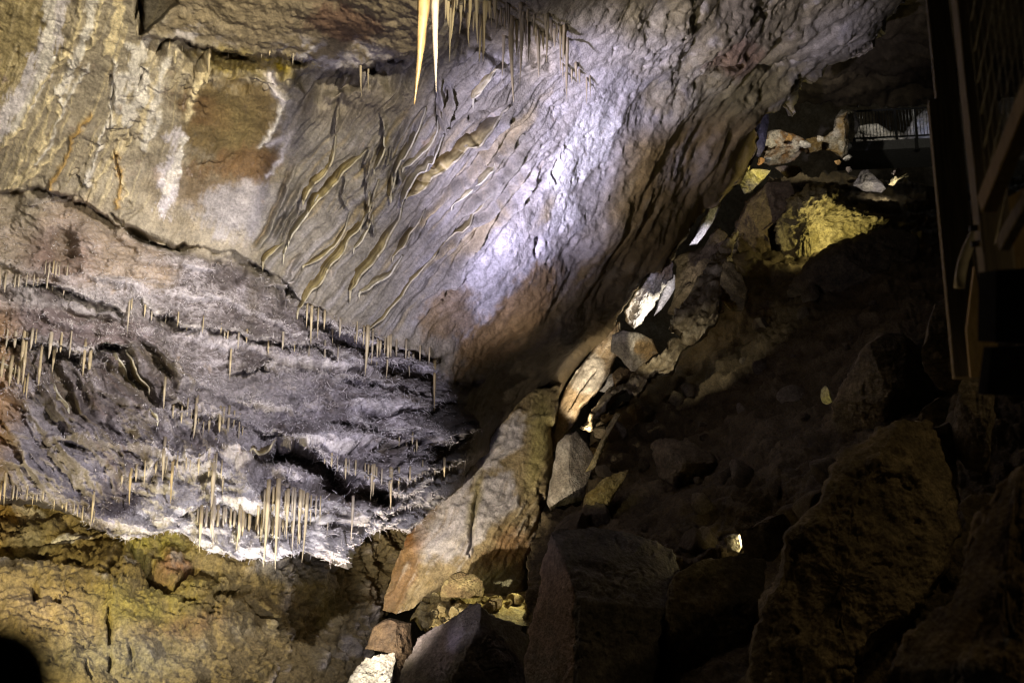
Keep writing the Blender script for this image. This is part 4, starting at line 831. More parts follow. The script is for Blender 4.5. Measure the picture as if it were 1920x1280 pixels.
for (x_, y_, w_, c_, lab) in [(1446, 268, 12, (.66, .58, .42), 'cream crusted lump on the left shoulder of the orange and white rock'), (1478, 258, 10, (.6, .34, .12), 'small amber knob on top of the orange and white rock'), (1508, 272, 11, (.68, .62, .5), 'cream knob between the orange rock and the rock arch'), (1398, 318, 12, (.42, .36, .14), 'olive knob at the foot of the lavender pillar'),
                             (1422, 302, 10, (.34, .18, .07), 'rust brown stone under the lavender pillar'), (1588, 296, 9, (.6, .56, .5), 'pale stone at the right foot of the rock arch'), (1570, 306, 7, (.55, .34, .14), 'tiny amber stone under the rock arch'), (1592, 318, 7, (.62, .52, .46), 'tiny pale stone left of the lavender and cream rock'),
                             (1402, 352, 13, (.4, .34, .13), 'olive slanting stone below the olive shelf rock'), (1440, 300, 8, (.68, .66, .6), 'white chip at the foot of the orange and white rock'), (1536, 262, 9, (.64, .56, .42), 'cream lump on the crown of the rock arch'), (1700, 330, 5, (.66, .56, .3), 'tiny yellow chip right of the gleaming yellow stone')]:
    an = np.sort(g_.uniform(0, 2 * math.pi, 9)); rr_ = w_ * g_.uniform(.65, 1.15, 9)
    dep = 25.4 if y_ < 280 and x_ > 1430 else 22.0 if x_ < 1430 else 24.5
    boulder('stone', lab, list(zip(x_ + rr_ * np.cos(an) * 1.15, y_ + rr_ * np.sin(an) * .85)), dep, w_ / FP * dep * .8, np.array(c_) * .8, np.minimum(np.array(c_) * 1.15, .8), seed=800 + int(x_), cuts=3, amp=1.2, rough=1.5, px=1.2, cat='stone')
# foreground right, nearly lost in the dark
boulder('boulder', 'tall dark boulder with a lighter left ridge, behind the cream chip of stone', [(1555, 760), (1580, 716), (1612, 660), (1650, 628), (1690, 620), (1725, 650), (1752, 720), (1760, 790), (1720, 840), (1640, 860), (1590, 850), (1560, 810)], 9.4, .7, (.13, .10, .06), (.2, .155, .09), seed=51, cuts=3, rough=6, px=3, planes=[((-.9, -.8, .1), .3), ((.7, -1, .1), .32)], patches=[(1590, 740, 30, 90, 30, (.3, .24, .13), .9)])
boulder('boulder', 'cream chip of stone catching the light on the dark slope', [(1537, 742), (1538, 728), (1546, 722), (1556, 732), (1562, 752), (1548, 760), (1540, 756)], 9.6, .1, (.56, .5, .28), (.66, .6, .36), seed=52, cuts=2, amp=.6, rough=1.5, px=1.6)
boulder('boulder', 'brown slab-sided boulder partly hidden by the timber post', [(1728, 660), (1740, 600), (1760, 555), (1800, 540), (1840, 600), (1850, 720), (1800, 745), (1756, 735), (1734, 700)], 7.6, .4, (.2, .155, .09), (.28, .22, .13), seed=53, cuts=3, rough=4, px=3)
boulder('boulder', 'column-like pale brown stone below the hanging timber post', [(1788, 800), (1792, 750), (1800, 712), (1830, 700), (1862, 715), (1864, 770), (1858, 840), (1850, 885), (1810, 880), (1790, 850)], 6.6, .35, (.2, .16, .1), (.29, .23, .14), seed=54, cuts=2, rough=5, px=2.6, streak=(0, 1))
boulder('boulder', 'small angular dark stone left of the column-like stone', [(1712, 800), (1730, 765), (1762, 745), (1782, 760), (1770, 800), (1740, 825)], 7.4, .25, (.15, .12, .07), (.22, .17, .1), seed=55, cuts=4, rough=4, px=2.6)
boulder('boulder', 'small tilted stone beneath the angular dark stone', [(1738, 850), (1752, 800), (1780, 790), (1796, 830), (1792, 890), (1755, 892)], 6.8, .25, (.17, .13, .08), (.24, .19, .11), seed=56, cuts=4, rough=4, px=2.6)
boulder('boulder', 'broad lumpy brown rock mass in the right foreground, left of the nearest boulder', [(1640, 800), (1700, 780), (1745, 800), (1790, 900), (1800, 1000), (1740, 1130), (1600, 1260), (1560, 1430), (1370, 1430), (1400, 1260), (1412, 1170), (1450, 1090), (1470, 1000), (1540, 930), (1570, 860)], 6.6, .9, (.19, .145, .075), (.29, .225, .12), seed=57, cuts=4, amp=1.3, rough=8, px=3, centre=(1590, 1080))
boulder('boulder', 'nearest boulder, blurred and brown, filling the bottom right corner', [(1600, 1430), (1640, 1290), (1700, 1180), (1780, 1120), (1800, 1060), (1790, 1020), (1830, 950), (1870, 900), (1940, 860), (2100, 850), (2200, 1430)], 4.3, .6, (.17, .12, .06), (.27, .2, .1), seed=58, cuts=4, amp=1.0, rough=9, px=3.2, centre=(1900, 1230), patches=[(1740, 1250, 60, 40, 0, (.27, .28, .3), .7), (1870, 1140, 30, 26, 20, (.3, .31, .36), .7)])
boulder('boulder', 'low dark boulder with a lit top edge, beside the bright gap in the rocks', [(1240, 1140), (1262, 1080), (1300, 1056), (1350, 1042), (1400, 1030), (1440, 1050), (1430, 1120), (1400, 1200), (1380, 1430), (1230, 1430)], 8.1, .6, (.12, .1, .055), (.19, .15, .08), seed=59, cuts=3, rough=5, px=3, centre=(1320, 1220), patches=[(1320, 1052, 60, 12, -12, (.36, .3, .15), .9)])  # lamplight on the top edge painted as a yellowish patch
boulder('boulder', 'square dark stone right of the bright gap in the rocks', [(1388, 1040), (1392, 1000), (1420, 980), (1470, 960), (1490, 1000), (1450, 1050), (1404, 1060)], 8.4, .3, (.12, .09, .05), (.18, .14, .08), seed=60, cuts=3, rough=3, px=2.6)
boulder('boulder', 'small bright stone glowing in a gap between dark boulders', [(1364, 1036), (1362, 1006), (1376, 1000), (1388, 1000), (1390, 1026), (1384, 1038)], 8.75, .12, (.62, .58, .46), (.72, .68, .56), seed=61, cuts=1, amp=.7, rough=2, px=1.5)
boulder('boulder', 'hanging brown rock in the dark left of the slope, above the striped patch', [(1212, 830), (1240, 818), (1300, 828), (1340, 850), (1350, 900), (1310, 922), (1270, 925), (1232, 890)], 11, .5, (.14, .105, .055), (.2, .155, .085), seed=62, cuts=4, rough=6, px=3)
boulder('rubble_ledge', 'yellow-lit ledge of broken rock behind the top of the huge boulder', [(1092, 950), (1100, 925), (1130, 900), (1150, 888), (1180, 878), (1168, 900), (1150, 930), (1140, 950), (1110, 956)], 10.8, .3, (.38, .28, .1), (.5, .4, .18), seed=63, cuts=2, amp=2.0, rough=4, px=1.8, streak=(-.6, .5), cat='rock')
boulder('rock_edge', 'thin edge of sunken slab catching yellow light above the yellow-lit ledge', [(1096, 885), (1104, 872), (1120, 838), (1138, 800), (1156, 770), (1164, 774), (1146, 804), (1128, 846), (1114, 880)], 12.2, .12, (.4, .32, .14), (.54, .45, .24), seed=64, cuts=0, amp=.8, rough=3, px=1.8, cat='rock')

# ---- gravel bank below the leaning slab
def build_gravel():
    poly = [(770, 1160), (790, 1122), (830, 1110), (860, 1118), (910, 1112), (960, 1116), (1000, 1108), (1010, 1175), (960, 1170), (900, 1168), (820, 1180)]
    Dn = TPS([(770, 1160, 10.7), (800, 1110, 11.3), (1000, 1108, 11.9), (1000, 1170, 10.4), (880, 1165, 10.4), (900, 1110, 11.7)])
    x, y, Fq, be, vid, X, Y = sheet(poly, 5, 2.0, 81)
    d = Dn(x, y); _, nrm = base_normal(Dn, x, y, d); q = P(x, y, d)
    left = 1 - sst(x, 860, 940)
    h = .03 * fbm(q * 12, 4, .65, seed=700) + .07 * (ridged(q * 6, 4, .6, seed=705) - .6) * (.4 + left) + .08 * fbm(q * 3, 3, seed=708) * left
    c = mix(np.zeros((len(x), 3)) + (.34, .26, .1), (.5, .42, .22), sst(fbm(q * 9, 4, .65, seed=710), -.2, .3))
    V = P(x, y, d) + nrm * h[:, None]
    V2, F2, c2 = skirt(V, Fq, be, c, .8, 2)
    o = mesh_obj('gravel', V2, F2, MB, col=c2); tag(o, 'bank of loose yellow gravel and crumbled rock at the foot of the leaning slab', 'gravel', kind='stuff')
    fc = Face(); fc.X, fc.Y, fc.vid, fc.V = X, Y, vid, V
    return fc
GRAVEL = build_gravel()

# ---- loose stones lying in the gaps and on the slope
def stone_mesh(seed, c1, c2):
    import bmesh
    bm = bmesh.new(); bmesh.ops.create_icosphere(bm, subdivisions=4, radius=1); V = np.array([v.co[:] for v in bm.verts]); Fq = np.array([[v.index for v in f.verts] for f in bm.faces]); bm.free()
    g = np.random.default_rng(seed)
    V = V * np.array([1.15, .9, .7])
    for k in range(9):
        v = g.normal(size=3); v /= np.linalg.norm(v); e = V @ v - g.uniform(.45, .75); V = V - np.where(e > 0, e * .94, 0)[:, None] * v
    a = fbm(V * 2.2 + seed, 5, .62, seed=seed); b = fbm(V * 7 + seed, 4, .62, seed=seed + 5)
    V = V * (1 + .10 * a + .04 * b)[:, None]
    return V, Fq, mix(np.zeros_like(V) + np.asarray(c1), c2, sst(a + .6 * b, -.3, .4)) * (1 + .3 * b)[:, None]
def scatter(label, group, protos, spots, face, rr, seed):
    g = np.random.default_rng(seed); base = []
    for k, (c1, c2) in enumerate(protos):
        V, Fq, c = stone_mesh(seed + k, c1, c2); base.append(mesh_obj('stone', V, Fq, MB, col=c))
    used = [False] * len(base)
    for (x_, y_) in spots:
        p = pick(face, x_, y_)
        if p is None: continue
        k = int(g.integers(len(base)))
        if not used[k]: o = base[k]; used[k] = True
        else: o = base[k].copy(); COL.objects.link(o)
        r_ = rr[0] + (rr[1] - rr[0]) * g.random() ** 2.2
        tow = (CAM - p) / np.linalg.norm(CAM - p)
        o.location = p + tow * r_ * .35 + np.array([0, 0, r_ * .25]); o.scale = (r_, r_ * g.uniform(.8, 1.1), r_ * g.uniform(.7, 1.1)); o.rotation_euler = g.uniform(0, 6.28, 3)
        tag(o, label, 'stone', group)
    for k, u in enumerate(used):
        if not u: bpy.data.objects.remove(base[k])
g_ = np.random.default_rng(5)
scatter('small loose brown stone among the rubble on the dark slope', 'loose stones on the dark slope', [((.15, .115, .065), (.24, .19, .11)), ((.2, .16, .1), (.3, .25, .17)), ((.13, .10, .06), (.2, .16, .1))],
        [(g_.uniform(1060, 1720), g_.uniform(560, 1050)) for _ in range(70)], FLOOR, (.05, .26), 900)
scatter('small pale stone wedged in the lit gap below the ceiling', 'pale stones in the slot', [((.3, .25, .17), (.44, .38, .28)), ((.22, .17, .1), (.34, .27, .17))],
        [(1110 + t * 270 + g_.normal() * 10, 800 - t * 360 + g_.normal() * 12 + 14) for t in g_.uniform(0, 1, 34)], FLOOR, (.05, .2), 930)
scatter('small crumbled yellow stone on the gravel bank', 'stones on the gravel bank', [((.34, .26, .11), (.48, .4, .21)), ((.26, .2, .09), (.4, .32, .16))],
        [(g_.uniform(785, 1000), 1120 + g_.uniform(-4, 50)) for _ in range(46)], GRAVEL, (.03, .12), 960)

# ================================================================== stalactites: one solid each, rooted in the rock
ORD = ['first', 'second', 'third', 'fourth', 'fifth', 'sixth', 'seventh', 'eighth', 'ninth', 'tenth', 'eleventh', 'twelfth', 'thirteenth', 'fourteenth', 'fifteenth', 'sixteenth', 'seventeenth', 'eighteenth', 'nineteenth']
def ordinal(k):
    if k < 19: return ORD[k]
    k += 1; tens = {2: 'twent', 3: 'thirt', 4: 'fort', 5: 'fift'}[k // 10]
    return tens + 'ieth' if k % 10 == 0 else tens + 'y-' + ORD[k % 10 - 1]

def stalactite(px, py, length, width, mat, label, group=None, root=None, cat='stalactite', seed=None, bend=0.0, flare=1.5):
    seed = int(seed if seed is not None else px * 7 + py)
    g = np.random.default_rng(abs(seed) + 5)
    r0 = root if root is not None else pick(CEIL, px, py)
    if r0 is None: return None
    d0 = pix(r0)[2]; s = d0 / FP; width = width * (.8 if root is None else 1); Lm = length * s; w = width * s * .5
    tow = (CAM - r0) / np.linalg.norm(CAM - r0)
    off = .03 + w
    n = 15 if length > 30 else 9
    tt = np.linspace(0, 1, n)
    if root is None:                         # move forward just enough to hang clear of the rock below the root
        for _ in range(14):
            ax = r0 + tow * off + np.array([0, 0, -1.0]) * (tt * Lm)[:, None]
            qx, qy, qd = pix(ax)
            dd = np.array([pix(v)[2] if (v := pick(CEIL, a, b)) is not None else 99 for a, b in zip(qx, qy)])
            if (dd[2:] - qd[2:] > w * 1.05).mean() > .93: break
            off += .035
            if off > .45: break
    drift = g.normal(size=2) * .03 * Lm + np.array([bend, 0]) * Lm
    down = r0 + tow * off + np.c_[drift[0] * tt ** 2, drift[1] * tt ** 2, -tt * Lm]
    up = np.array([0, 0, 1.0])
    rootp = [r0 - tow * .06 + up * (.09 + .7 * off), r0 + tow * off * .35 + up * (.05 + .38 * off), r0 + tow * off * .8 + up * (.02 + .12 * off)] if root is None else []
    path = np.array(list(rootp) + list(down))
    pw = g.uniform(.6, 1.25)
    rad = w * ((1 - tt) ** pw * .86 + .14 * (1 - tt ** 6)) * (1 + .06 * np.sin(tt * g.uniform(9, 20) + g.uniform(0, 6)))
    rad[-1] = w * .05
    if rootp: rad = np.r_[w * 1.15, w * 1.0, w * 1.0, rad]
    V, Fq = tube(path, rad, 10 if width > 7 else 7, .28, seed % 97)
    base = down[0]
    o = mesh_obj('stalactite', V - base, Fq, mat); o.location = base
    return tag(o, label, cat, group)

# the great near pair, hung from the roof above the frame
rp = P(797, -70, 7.0)
stalactite(0, 0, 286, 31, None or plain_mat('stalactite_golden', (.36, .235, .085), .4, .7, 22, .5, .55, (1, 1, .22), trans=.15), 'longest thick golden stalactite hanging at the top centre, left one of the touching pair', root=rp, seed=5, bend=-.015)
stalactite(0, 0, 270, 22, plain_mat('stalactite_pale', (.40, .33, .22), .4, .6, 22, .5, .5, (1, 1, .22), trans=.12), 'thick pale stalactite touching the golden one, right one of the pair at the top centre', root=P(816, -68, 7.03), seed=8, bend=-.025)

TONES = dict(cream=(M_ST, 'cream'), white=(M_ST2, 'whitish'), amber=(M_ST3, 'amber'), dull=(M_ST4, 'tan'))
CL = [  # where, line of roots, count, length range, width range, scatter, tones, named extras (px, py, length, width, tone)
    ('top centre cluster', [(832, 2), (880, 14), (930, 26), (985, 34), (1062, 52)], 44, (32, 105), (6, 12), 26, ['cream', 'dull', 'dull', 'cream'], [(957, 30, 168, 15, 'cream'), (944, 70, 86, 9, 'dull'), (974, 26, 130, 12, 'dull'), (1022, 24, 92, 10, 'cream'), (908, 10, 98, 10, 'cream'), (884, -4, 80, 10, 'cream')]),
    ('row below the winding golden drapery', [(655, 630), (700, 642), (760, 655), (806, 668)], 22, (18, 52), (4, 8), 5, ['cream', 'dull'], [(681, 636, 74, 9, 'cream'), (727, 650, 62, 8, 'cream'), (791, 682, 82, 8, 'amber')]),
    ('short row below the longest drapery', [(570, 590), (605, 604), (642, 622)], 7, (16, 40), (4, 7), 4, ['cream', 'white'], [(583, 594, 52, 7, 'cream')]),
    ('long fringe under the frosted lip', [(486, 966), (520, 960), (566, 960), (600, 964)], 15, (20, 70), (4, 9), 5, ['cream', 'cream', 'white'], [(503, 964, 112, 9, 'cream'), (519, 962, 122, 11, 'cream'), (546, 966, 96, 6, 'white'), (567, 964, 100, 9, 'cream'), (555, 962, 82, 9, 'cream'), (631, 962, 60, 7, 'white'), (536, 962, 60, 9, 'cream')]),
    ('short fringe left of the long fringe', [(374, 985), (420, 982), (450, 985), (490, 992), (560, 1004)], 26, (10, 36), (4, 7), 6, ['cream', 'white'], [(382, 990, 50, 8, 'cream'), (402, 978, 44, 7, 'white'), (450, 985, 48, 6, 'cream')]),
    ('cluster on the frosted slope', [(232, 905), (270, 890), (320, 880), (380, 888), (430, 902)], 15, (14, 50), (3, 8), 9, ['dull', 'cream', 'cream'], [(247, 898, 52, 7, 'amber'), (322, 892, 56, 7, 'amber'), (398, 900, 70, 10, 'dull'), (306, 868, 44, 8, 'dull'), (177, 946, 42, 6, 'cream')]),
    ('fringe along the white shelf at centre', [(598, 884), (640, 898), (680, 906), (740, 893), (800, 880), (862, 862)], 30, (8, 24), (3, 6), 4, ['cream', 'white'], [(663, 904, 42, 7, 'cream'), (674, 900, 36, 7, 'cream'), (697, 900, 56, 9, 'cream'), (708, 898, 34, 6, 'cream')]),
    ('fringe of the left shelf', [(2, 652), (40, 652), (90, 662), (150, 676), (172, 690)], 12, (8, 36), (3, 7), 5, ['cream', 'white'], [(48, 668, 56, 8, 'cream'), (108, 672, 44, 8, 'cream'), (160, 682, 40, 7, 'cream'), (57, 690, 62, 7, 'cream')]),
    ('yellow cluster at the left edge', [(2, 712), (26, 718), (60, 740), (74, 752)], 8, (12, 36), (4, 8), 8, ['cream', 'amber'], [(88, 712, 40, 7, 'cream'), (3, 556, 46, 8, 'white')]),
    ('dull cluster on the fluted slope', [(318, 780), (350, 790), (400, 796), (440, 802), (462, 812)], 13, (14, 42), (3, 7), 9, ['dull', 'cream'], [(304, 740, 46, 6, 'dull'), (365, 785, 44, 7, 'dull')]),
    ('thin hairs on the upper left shelf', [(18, 546), (60, 544), (92, 546), (128, 556)], 10, (8, 20), (3, 4), 3, ['white'], []),
    ('pegs below the tan smooth shelf', [(92, 522), (110, 524), (134, 530)], 6, (8, 20), (3, 5), 2, ['white', 'cream'], []),
    ('scattered pegs on the grey flaky slope', [(240, 572), (300, 594), (360, 614), (430, 628)], 9, (8, 22), (3, 5), 6, ['white', 'cream'], [(242, 590, 36, 5, 'white')]),
    ('pegs amid the flaky slope', [(400, 636), (480, 646), (560, 664), (640, 684)], 9, (8, 26), (3, 5), 10, ['white', 'cream'], [(434, 676, 34, 5, 'cream')]),
    ('teeth at the far left lip', [(4, 928), (60, 932), (120, 948), (180, 978)], 14, (5, 16), (3, 4), 3, ['white', 'cream'], [(16, 910, 40, 6, 'cream')]),
    ('straws right of the top cluster', [(1046, 112), (1070, 128), (1106, 140)], 8, (26, 50), (4, 7), 9, ['dull'], [(1062, 140, 52, 6, 'dull')]),
    ('lone pegs above the white shelf', [(716, 836), (752, 834), (770, 842)], 5, (10, 28), (3, 5), 4, ['cream'], []),
    ('pegs under the upper ledge at left', [(288, 80), (330, 84), (392, 92), (532, 96), (560, 104)], 8, (8, 28), (3, 5), 3, ['white', 'cream'], [(392, 92, 48, 6, 'cream'), (690, 130, 46, 6, 'dull'), (676, 128, 64, 7, 'dull')]),
]
for ci, (where, line, n, lr, wr, sc_, tones, extra) in enumerate(CL):
    g = np.random.default_rng(1000 + ci)
    ln = np.asarray(line, float); L = np.r_[0, np.cumsum(np.hypot(*np.diff(ln, axis=0).T))]
    items = [(*e, True) for e in extra]
    short = .72 if any(q in where for q in ('slope', 'shelf', 'left')) and 'lip' not in where else 1.0
    for k in range(n):
        t = (k + g.uniform(.05, .95)) / n * L[-1]
        x_ = np.interp(t, L, ln[:, 0]); y_ = np.interp(t, L, ln[:, 1]) + g.normal() * sc_ * .6
        f = g.random() ** 2.4
        items.append((x_, y_, (lr[0] + (lr[1] - lr[0]) * f) * short, (wr[0] + (wr[1] - wr[0]) * (.5 * g.random() + .5 * f)) * g.uniform(.65, 1.35), tones[int(g.integers(len(tones)))], False))
    items.sort(key=lambda e: e[0])
    longest = max(range(len(items)), key=lambda k: items[k][2])
    for k, (x_, y_, le, wi, tone, big) in enumerate(items):
        m, tn = TONES[tone]
        size = 'tiny' if le < 14 else 'short' if le < 30 else 'slender' if wi < 8 else 'long' if le > 60 else 'stout'
        lab = f'longest {tn} stalactite in the {where}' if k == longest else f'{size} {tn} stalactite, {ordinal(k)} from left in the {where}'
        stalactite(x_, y_, le, wi, m, lab, group='stalactites in the ' + where, seed=ci * 131 + k)

# ================================================================== draperies: wavy calcite curtains hung along sloping lines
DRC = dict(drapery_calcite=((.13, .088, .03), (.46, .38, .18), (.60, .54, .38)), drapery_pale=((.26, .21, .12), (.54, .48, .31), (.72, .68, .55)))
def drapery(line, width, mat, label, seed=0, tip=18, prot=.7, start=.2, fl=.12):
    """a curtain: free lip along the line, its back joined to the wall up and left of it, ending in a drip point"""
    ln = np.asarray(line, float); L = np.r_[0, np.cumsum(np.hypot(*np.diff(ln, axis=0).T))]
    n = max(24, int(L[-1] / 2.6)); t = np.linspace(0, 1, n)
    x = np.interp(t * L[-1], L, ln[:, 0]); y = np.interp(t * L[-1], L, ln[:, 1])
    k = np.ones(5) / 5
    for _ in range(2):
        x = np.convolve(np.pad(x, 2, mode='edge'), k, 'valid'); y = np.convolve(np.pad(y, 2, mode='edge'), k, 'valid')
    x = x + 2.2 * fbm(xy0(t * L[-1] / 20, 0 * t, seed + .4), 2, seed=seed + 801); y = y + 1.6 * fbm(xy0(t * L[-1] / 20, 0 * t, seed + 7.4), 2, seed=seed + 802)
    W = .9 * width * sst(t, -.05, start + .35) ** .8 * (1 + fl * 1.6 * fbm(xy0(t * L[-1] / 42, t * 0, seed), 3, .6, seed=seed + 800)) * np.clip((1.03 - t) / .22, .12, 1) ** .7
    gx = np.gradient(x); gy = np.gradient(y); gl = np.hypot(gx, gy); nx = gy / gl; ny = -gx / gl
    sgn = np.where(nx > 0, -1, 1); nx, ny = nx * sgn, ny * sgn                        # unit step to the left of the lip
    def grab(a, b):
        p = [pick(CEIL, u, v) for u, v in zip(a, b)]
        ok = [q for q in p if q is not None]
        p = np.array([q if q is not None else ok[0] for q in p])
        for _ in range(4): p[1:-1] = (p[:-2] + p[1:-1] * 2 + p[2:]) / 4
        return p
    Aw = grab(x + nx * W, y + ny * W); Ew = grab(x, y); s = pix(Ew)[2].mean() / FP
    tow = CAM - Ew; tow /= np.linalg.norm(tow, axis=1)[:, None]
    E = Ew + tow * (1.5 * prot * W * s + .015)[:, None]
    A = Aw - tow * .03
    m = 8; ss = np.linspace(0, 1, m)
    C = np.zeros((n, m, 3))
    for a, q in enumerate(ss):
        C[:, a] = A + (E - A) * q + tow * ((.30 * np.sin(t * L[-1] / 7.5 + 2.2 * fbm(xy0(t * L[-1] / 40, 0 * t, seed + 3.3), 2, seed=seed + 860) * 3 + q * 1.2) * W * s * q) + (.10 * np.sin(q * math.pi) * W * s) + .012 * np.sin(t * L[-1] / 9 + seed) * np.sin(q * math.pi))[:, None]
    r_lip = (1.5 + .035 * width) * s * np.clip((1.05 - t) / .2, .25, 1)
    e = C[:, -1] - C[:, -2]; e /= np.linalg.norm(e, axis=1)[:, None]
    T = np.gradient(C, axis=0); S = np.gradient(C, axis=1); N = np.cross(T, S); N /= np.maximum(np.linalg.norm(N, axis=2), 1e-9)[..., None]
    th = np.full((n, m), .005)
    front = C + N * th[..., None]; back = C - N * th[..., None]
    lip = [C[:, -1] + N[:, -1] * (r_lip * math.cos(a_))[:, None] + e * (r_lip * (.6 + math.sin(a_)))[:, None] for a_ in np.linspace(0, math.pi, 5)]
    ring = np.concatenate([front, np.stack(lip, 1), back[:, ::-1]], 1); r = ring.shape[1]
    qq = np.r_[ss, np.full(5, 1.0), ss[::-1]][None, :] + 0 * t[:, None]; islip = np.r_[np.zeros(m), np.ones(5), np.zeros(m)][None, :] + 0 * t[:, None]
    band = fbm(xy0((qq * W[:, None]).ravel() / 3.2, np.repeat(t * L[-1] / 70, r), seed), 3, .6, seed=seed + 840).reshape(n, r)
    c0, c1_, c2_ = DRC[mat.name]
    cc = mix(mix(np.zeros((n, r, 3)) + np.asarray(c0) * .8, c0, sst(qq, .0, .2)), c1_, sst(qq + .6 * band, .25, 1.0)); cc = cc * np.clip(1 + .8 * band, .3, 2)[..., None]; cc = mix(cc, c2_, islip); cc = mix(cc, (.24, .22, .19), (1 - sst(t, .0, .4))[:, None] * .75 + 0 * qq)
    # drip point
    tp = C[-1, -1]; dp = np.array([0, 0, -1.0]); V = ring.reshape(-1, 3)
    tip_path = np.array([C[-3, -2], tp + dp * tip * s * .25, tp + dp * tip * s * .6, tp + dp * tip * s]); Vt, Ft = tube(tip_path, np.array([2.6, 2.2, 1.4, .2]) * s * (1 if width > 9 else .75), 8)
    kk = np.arange(n - 1)[:, None] * r; i = np.arange(r)[None]; j = (i + 1) % r
    Fq = np.stack([kk + i, kk + j, kk + r + j, kk + r + i], -1).reshape(-1, 4).tolist()
    Fq.append(list(range(r))[::-1]); Fq.append([(n - 1) * r + q for q in range(r)])
    Fq += [[v + len(V) for v in f] for f in Ft]
    base = Ew[0]
    o = mesh_obj('drapery', np.concatenate([V, Vt]) - base, Fq, mat, col=np.concatenate([cc.reshape(-1, 3), np.zeros((len(Vt), 3)) + c2_])); o.location = base
    return tag(o, label, 'drapery', 'calcite draperies on the ceiling')

drapery([(953, 117), (947, 121), (932, 134), (905, 165), (887, 190)], 17, M_DR2, 'short broad pale drapery beside the long stalactite at top centre', 1, 20)
drapery([(954, 199), (913, 244), (889, 264), (874, 273), (865, 290), (848, 305), (830, 321), (810, 335), (798, 352), (781, 366), (759, 375)], 34, M_DR, 'widest golden drapery in the middle of the grey streaked wall', 2, 6, .5, .45, .08)
drapery([(827, 238), (819, 266), (803, 283), (774, 304), (753, 317)], 12, M_DR2, 'pale drapery just above the left end of the widest golden one', 3, 6, .8, .3)
drapery([(834, 254), (820, 276), (803, 307), (786, 323), (769, 342), (757, 369), (752, 398)], 9, M_DR2, 'thin pale ribbon running along the left side of the widest golden drapery', 19, 10, .9, .3)
drapery([(693, 278), (672, 295), (662, 305), (645, 317), (631, 340), (614, 359), (600, 369), (590, 379), (576, 398)], 19, M_DR, 'olive gold drapery second from the left on the streaked wall', 4, 8, .6, .15)
drapery([(629, 254), (628, 276), (623, 304), (610, 324), (593, 340), (583, 352), (566, 380)], 17, M_DR, 'leftmost olive drapery high on the streaked wall', 5, 8, .6, .3)
drapery([(712, 330), (702, 365), (691, 396), (673, 431), (652, 449), (642, 476), (617, 499), (601, 531), (578, 548), (566, 574), (556, 583)], 18, M_DR, 'longest yellow drapery ending in a point above the flaky slope', 8, 22, .6, .25)
drapery([(658, 394), (642, 441), (628, 460), (605, 482), (585, 494), (566, 501)], 11, M_DR, 'short yellow drapery crossing above the longest one', 9, 6, .7, .45)
drapery([(752, 392), (746, 419), (730, 439), (710, 478), (689, 503), (671, 519), (667, 536), (654, 549)], 21, M_DR, 'wavy golden drapery left of the cream double-lipped one', 6, 22, .6, .25)
drapery([(755, 476), (738, 501), (734, 515), (703, 531), (693, 544), (671, 547)], 15, M_DR2, 'broad cream drapery with a thick pale lower lip', 7, 14, .8, .35, .5)
drapery([(950, 335), (925, 362), (896, 402), (872, 430), (846, 455), (828, 470), (800, 497), (769, 527), (757, 552), (732, 577), (720, 595), (691, 618), (668, 629)], 8, M_DR, 'very long thin winding golden drapery on the right of the streaked wall', 12, 8, .7, .4)
drapery([(535, 456), (517, 468), (500, 484), (495, 496)], 12, M_DR, 'small fan shaped drapery on the left, above the flaky slope', 10, 16)
drapery([(539, 458), (535, 470), (533, 480)], 6, M_DR2, 'smallest pointed drapery beside the fan shaped one', 11, 20)
drapery([(694, 352), (692, 380), (686, 410), (676, 430)], 9, M_DR, 'thin amber drapery hanging between the two longest yellow ones', 20, 10, .8, .2)
drapery([(738, 320), (735, 345), (733, 372)], 11, M_DR, 'brown drapery in the dark notch left of the thin pale ribbon', 21, 12, .7, .2)
drapery([(206, 652), (220, 680), (236, 704), (252, 730), (258, 738)], 12, M_DR2, 'pale curtain in the dark fold of the fluted slope', 13, 14, 1.0)
drapery([(234, 660), (248, 690), (264, 715), (278, 736)], 8, M_DR, 'thin orange curtain right of the pale curtain in the fold', 14, 14, 1.0)
drapery([(104, 730), (116, 752), (128, 770), (138, 784)], 10, M_DR2, 'pale curtain on the left edge of the fluted slope', 15, 20, 1.0)
drapery([(266, 762), (278, 782), (290, 800)], 9, M_DR2, 'short curtain low on the fluted slope', 16, 12, 1.0)
drapery([(526, 828), (516, 842), (500, 852), (480, 860), (464, 868)], 15, M_DR, 'golden drapery over the dark hollow above the frosted lip', 17, 8, .9)
drapery([(20, 698), (36, 706), (48, 712)], 12, M_DR2, 'cream curtain near the left edge below the left shelf', 18, 10, .9)

for k, (ln, w_, m_, lb) in enumerate([
    ([(985, 250), (945, 292), (908, 332), (868, 372), (846, 392)], 9, M_DR2, 'slim cream drapery right of the widest golden one'),
    ([(800, 215), (781, 249), (762, 283), (745, 307), (738, 345), (733, 370)], 8, M_DR2, 'pale cord-like drapery running down between the olive and golden ones'),
    ([(722, 232), (721, 261), (724, 276), (712, 300), (702, 318)], 8, M_DR2, 'short pale forked drapery above the dark notch'),
    ([(600, 360), (575, 400), (548, 440), (540, 455)], 8, M_DR2, 'pale fan edge drapery leading down to the small fan shaped one'),
    ([(700, 400), (693, 425), (676, 455), (660, 470)], 8, M_DR2, 'short cream drapery between the longest yellow and the wavy golden ones'),
    ([(800, 400), (772, 436), (748, 468), (735, 485)], 8, M_DR, 'narrow golden drapery above the cream double-lipped one')]):
    drapery(ln, w_, m_, lb, 40 + k, 10, .8, .3)

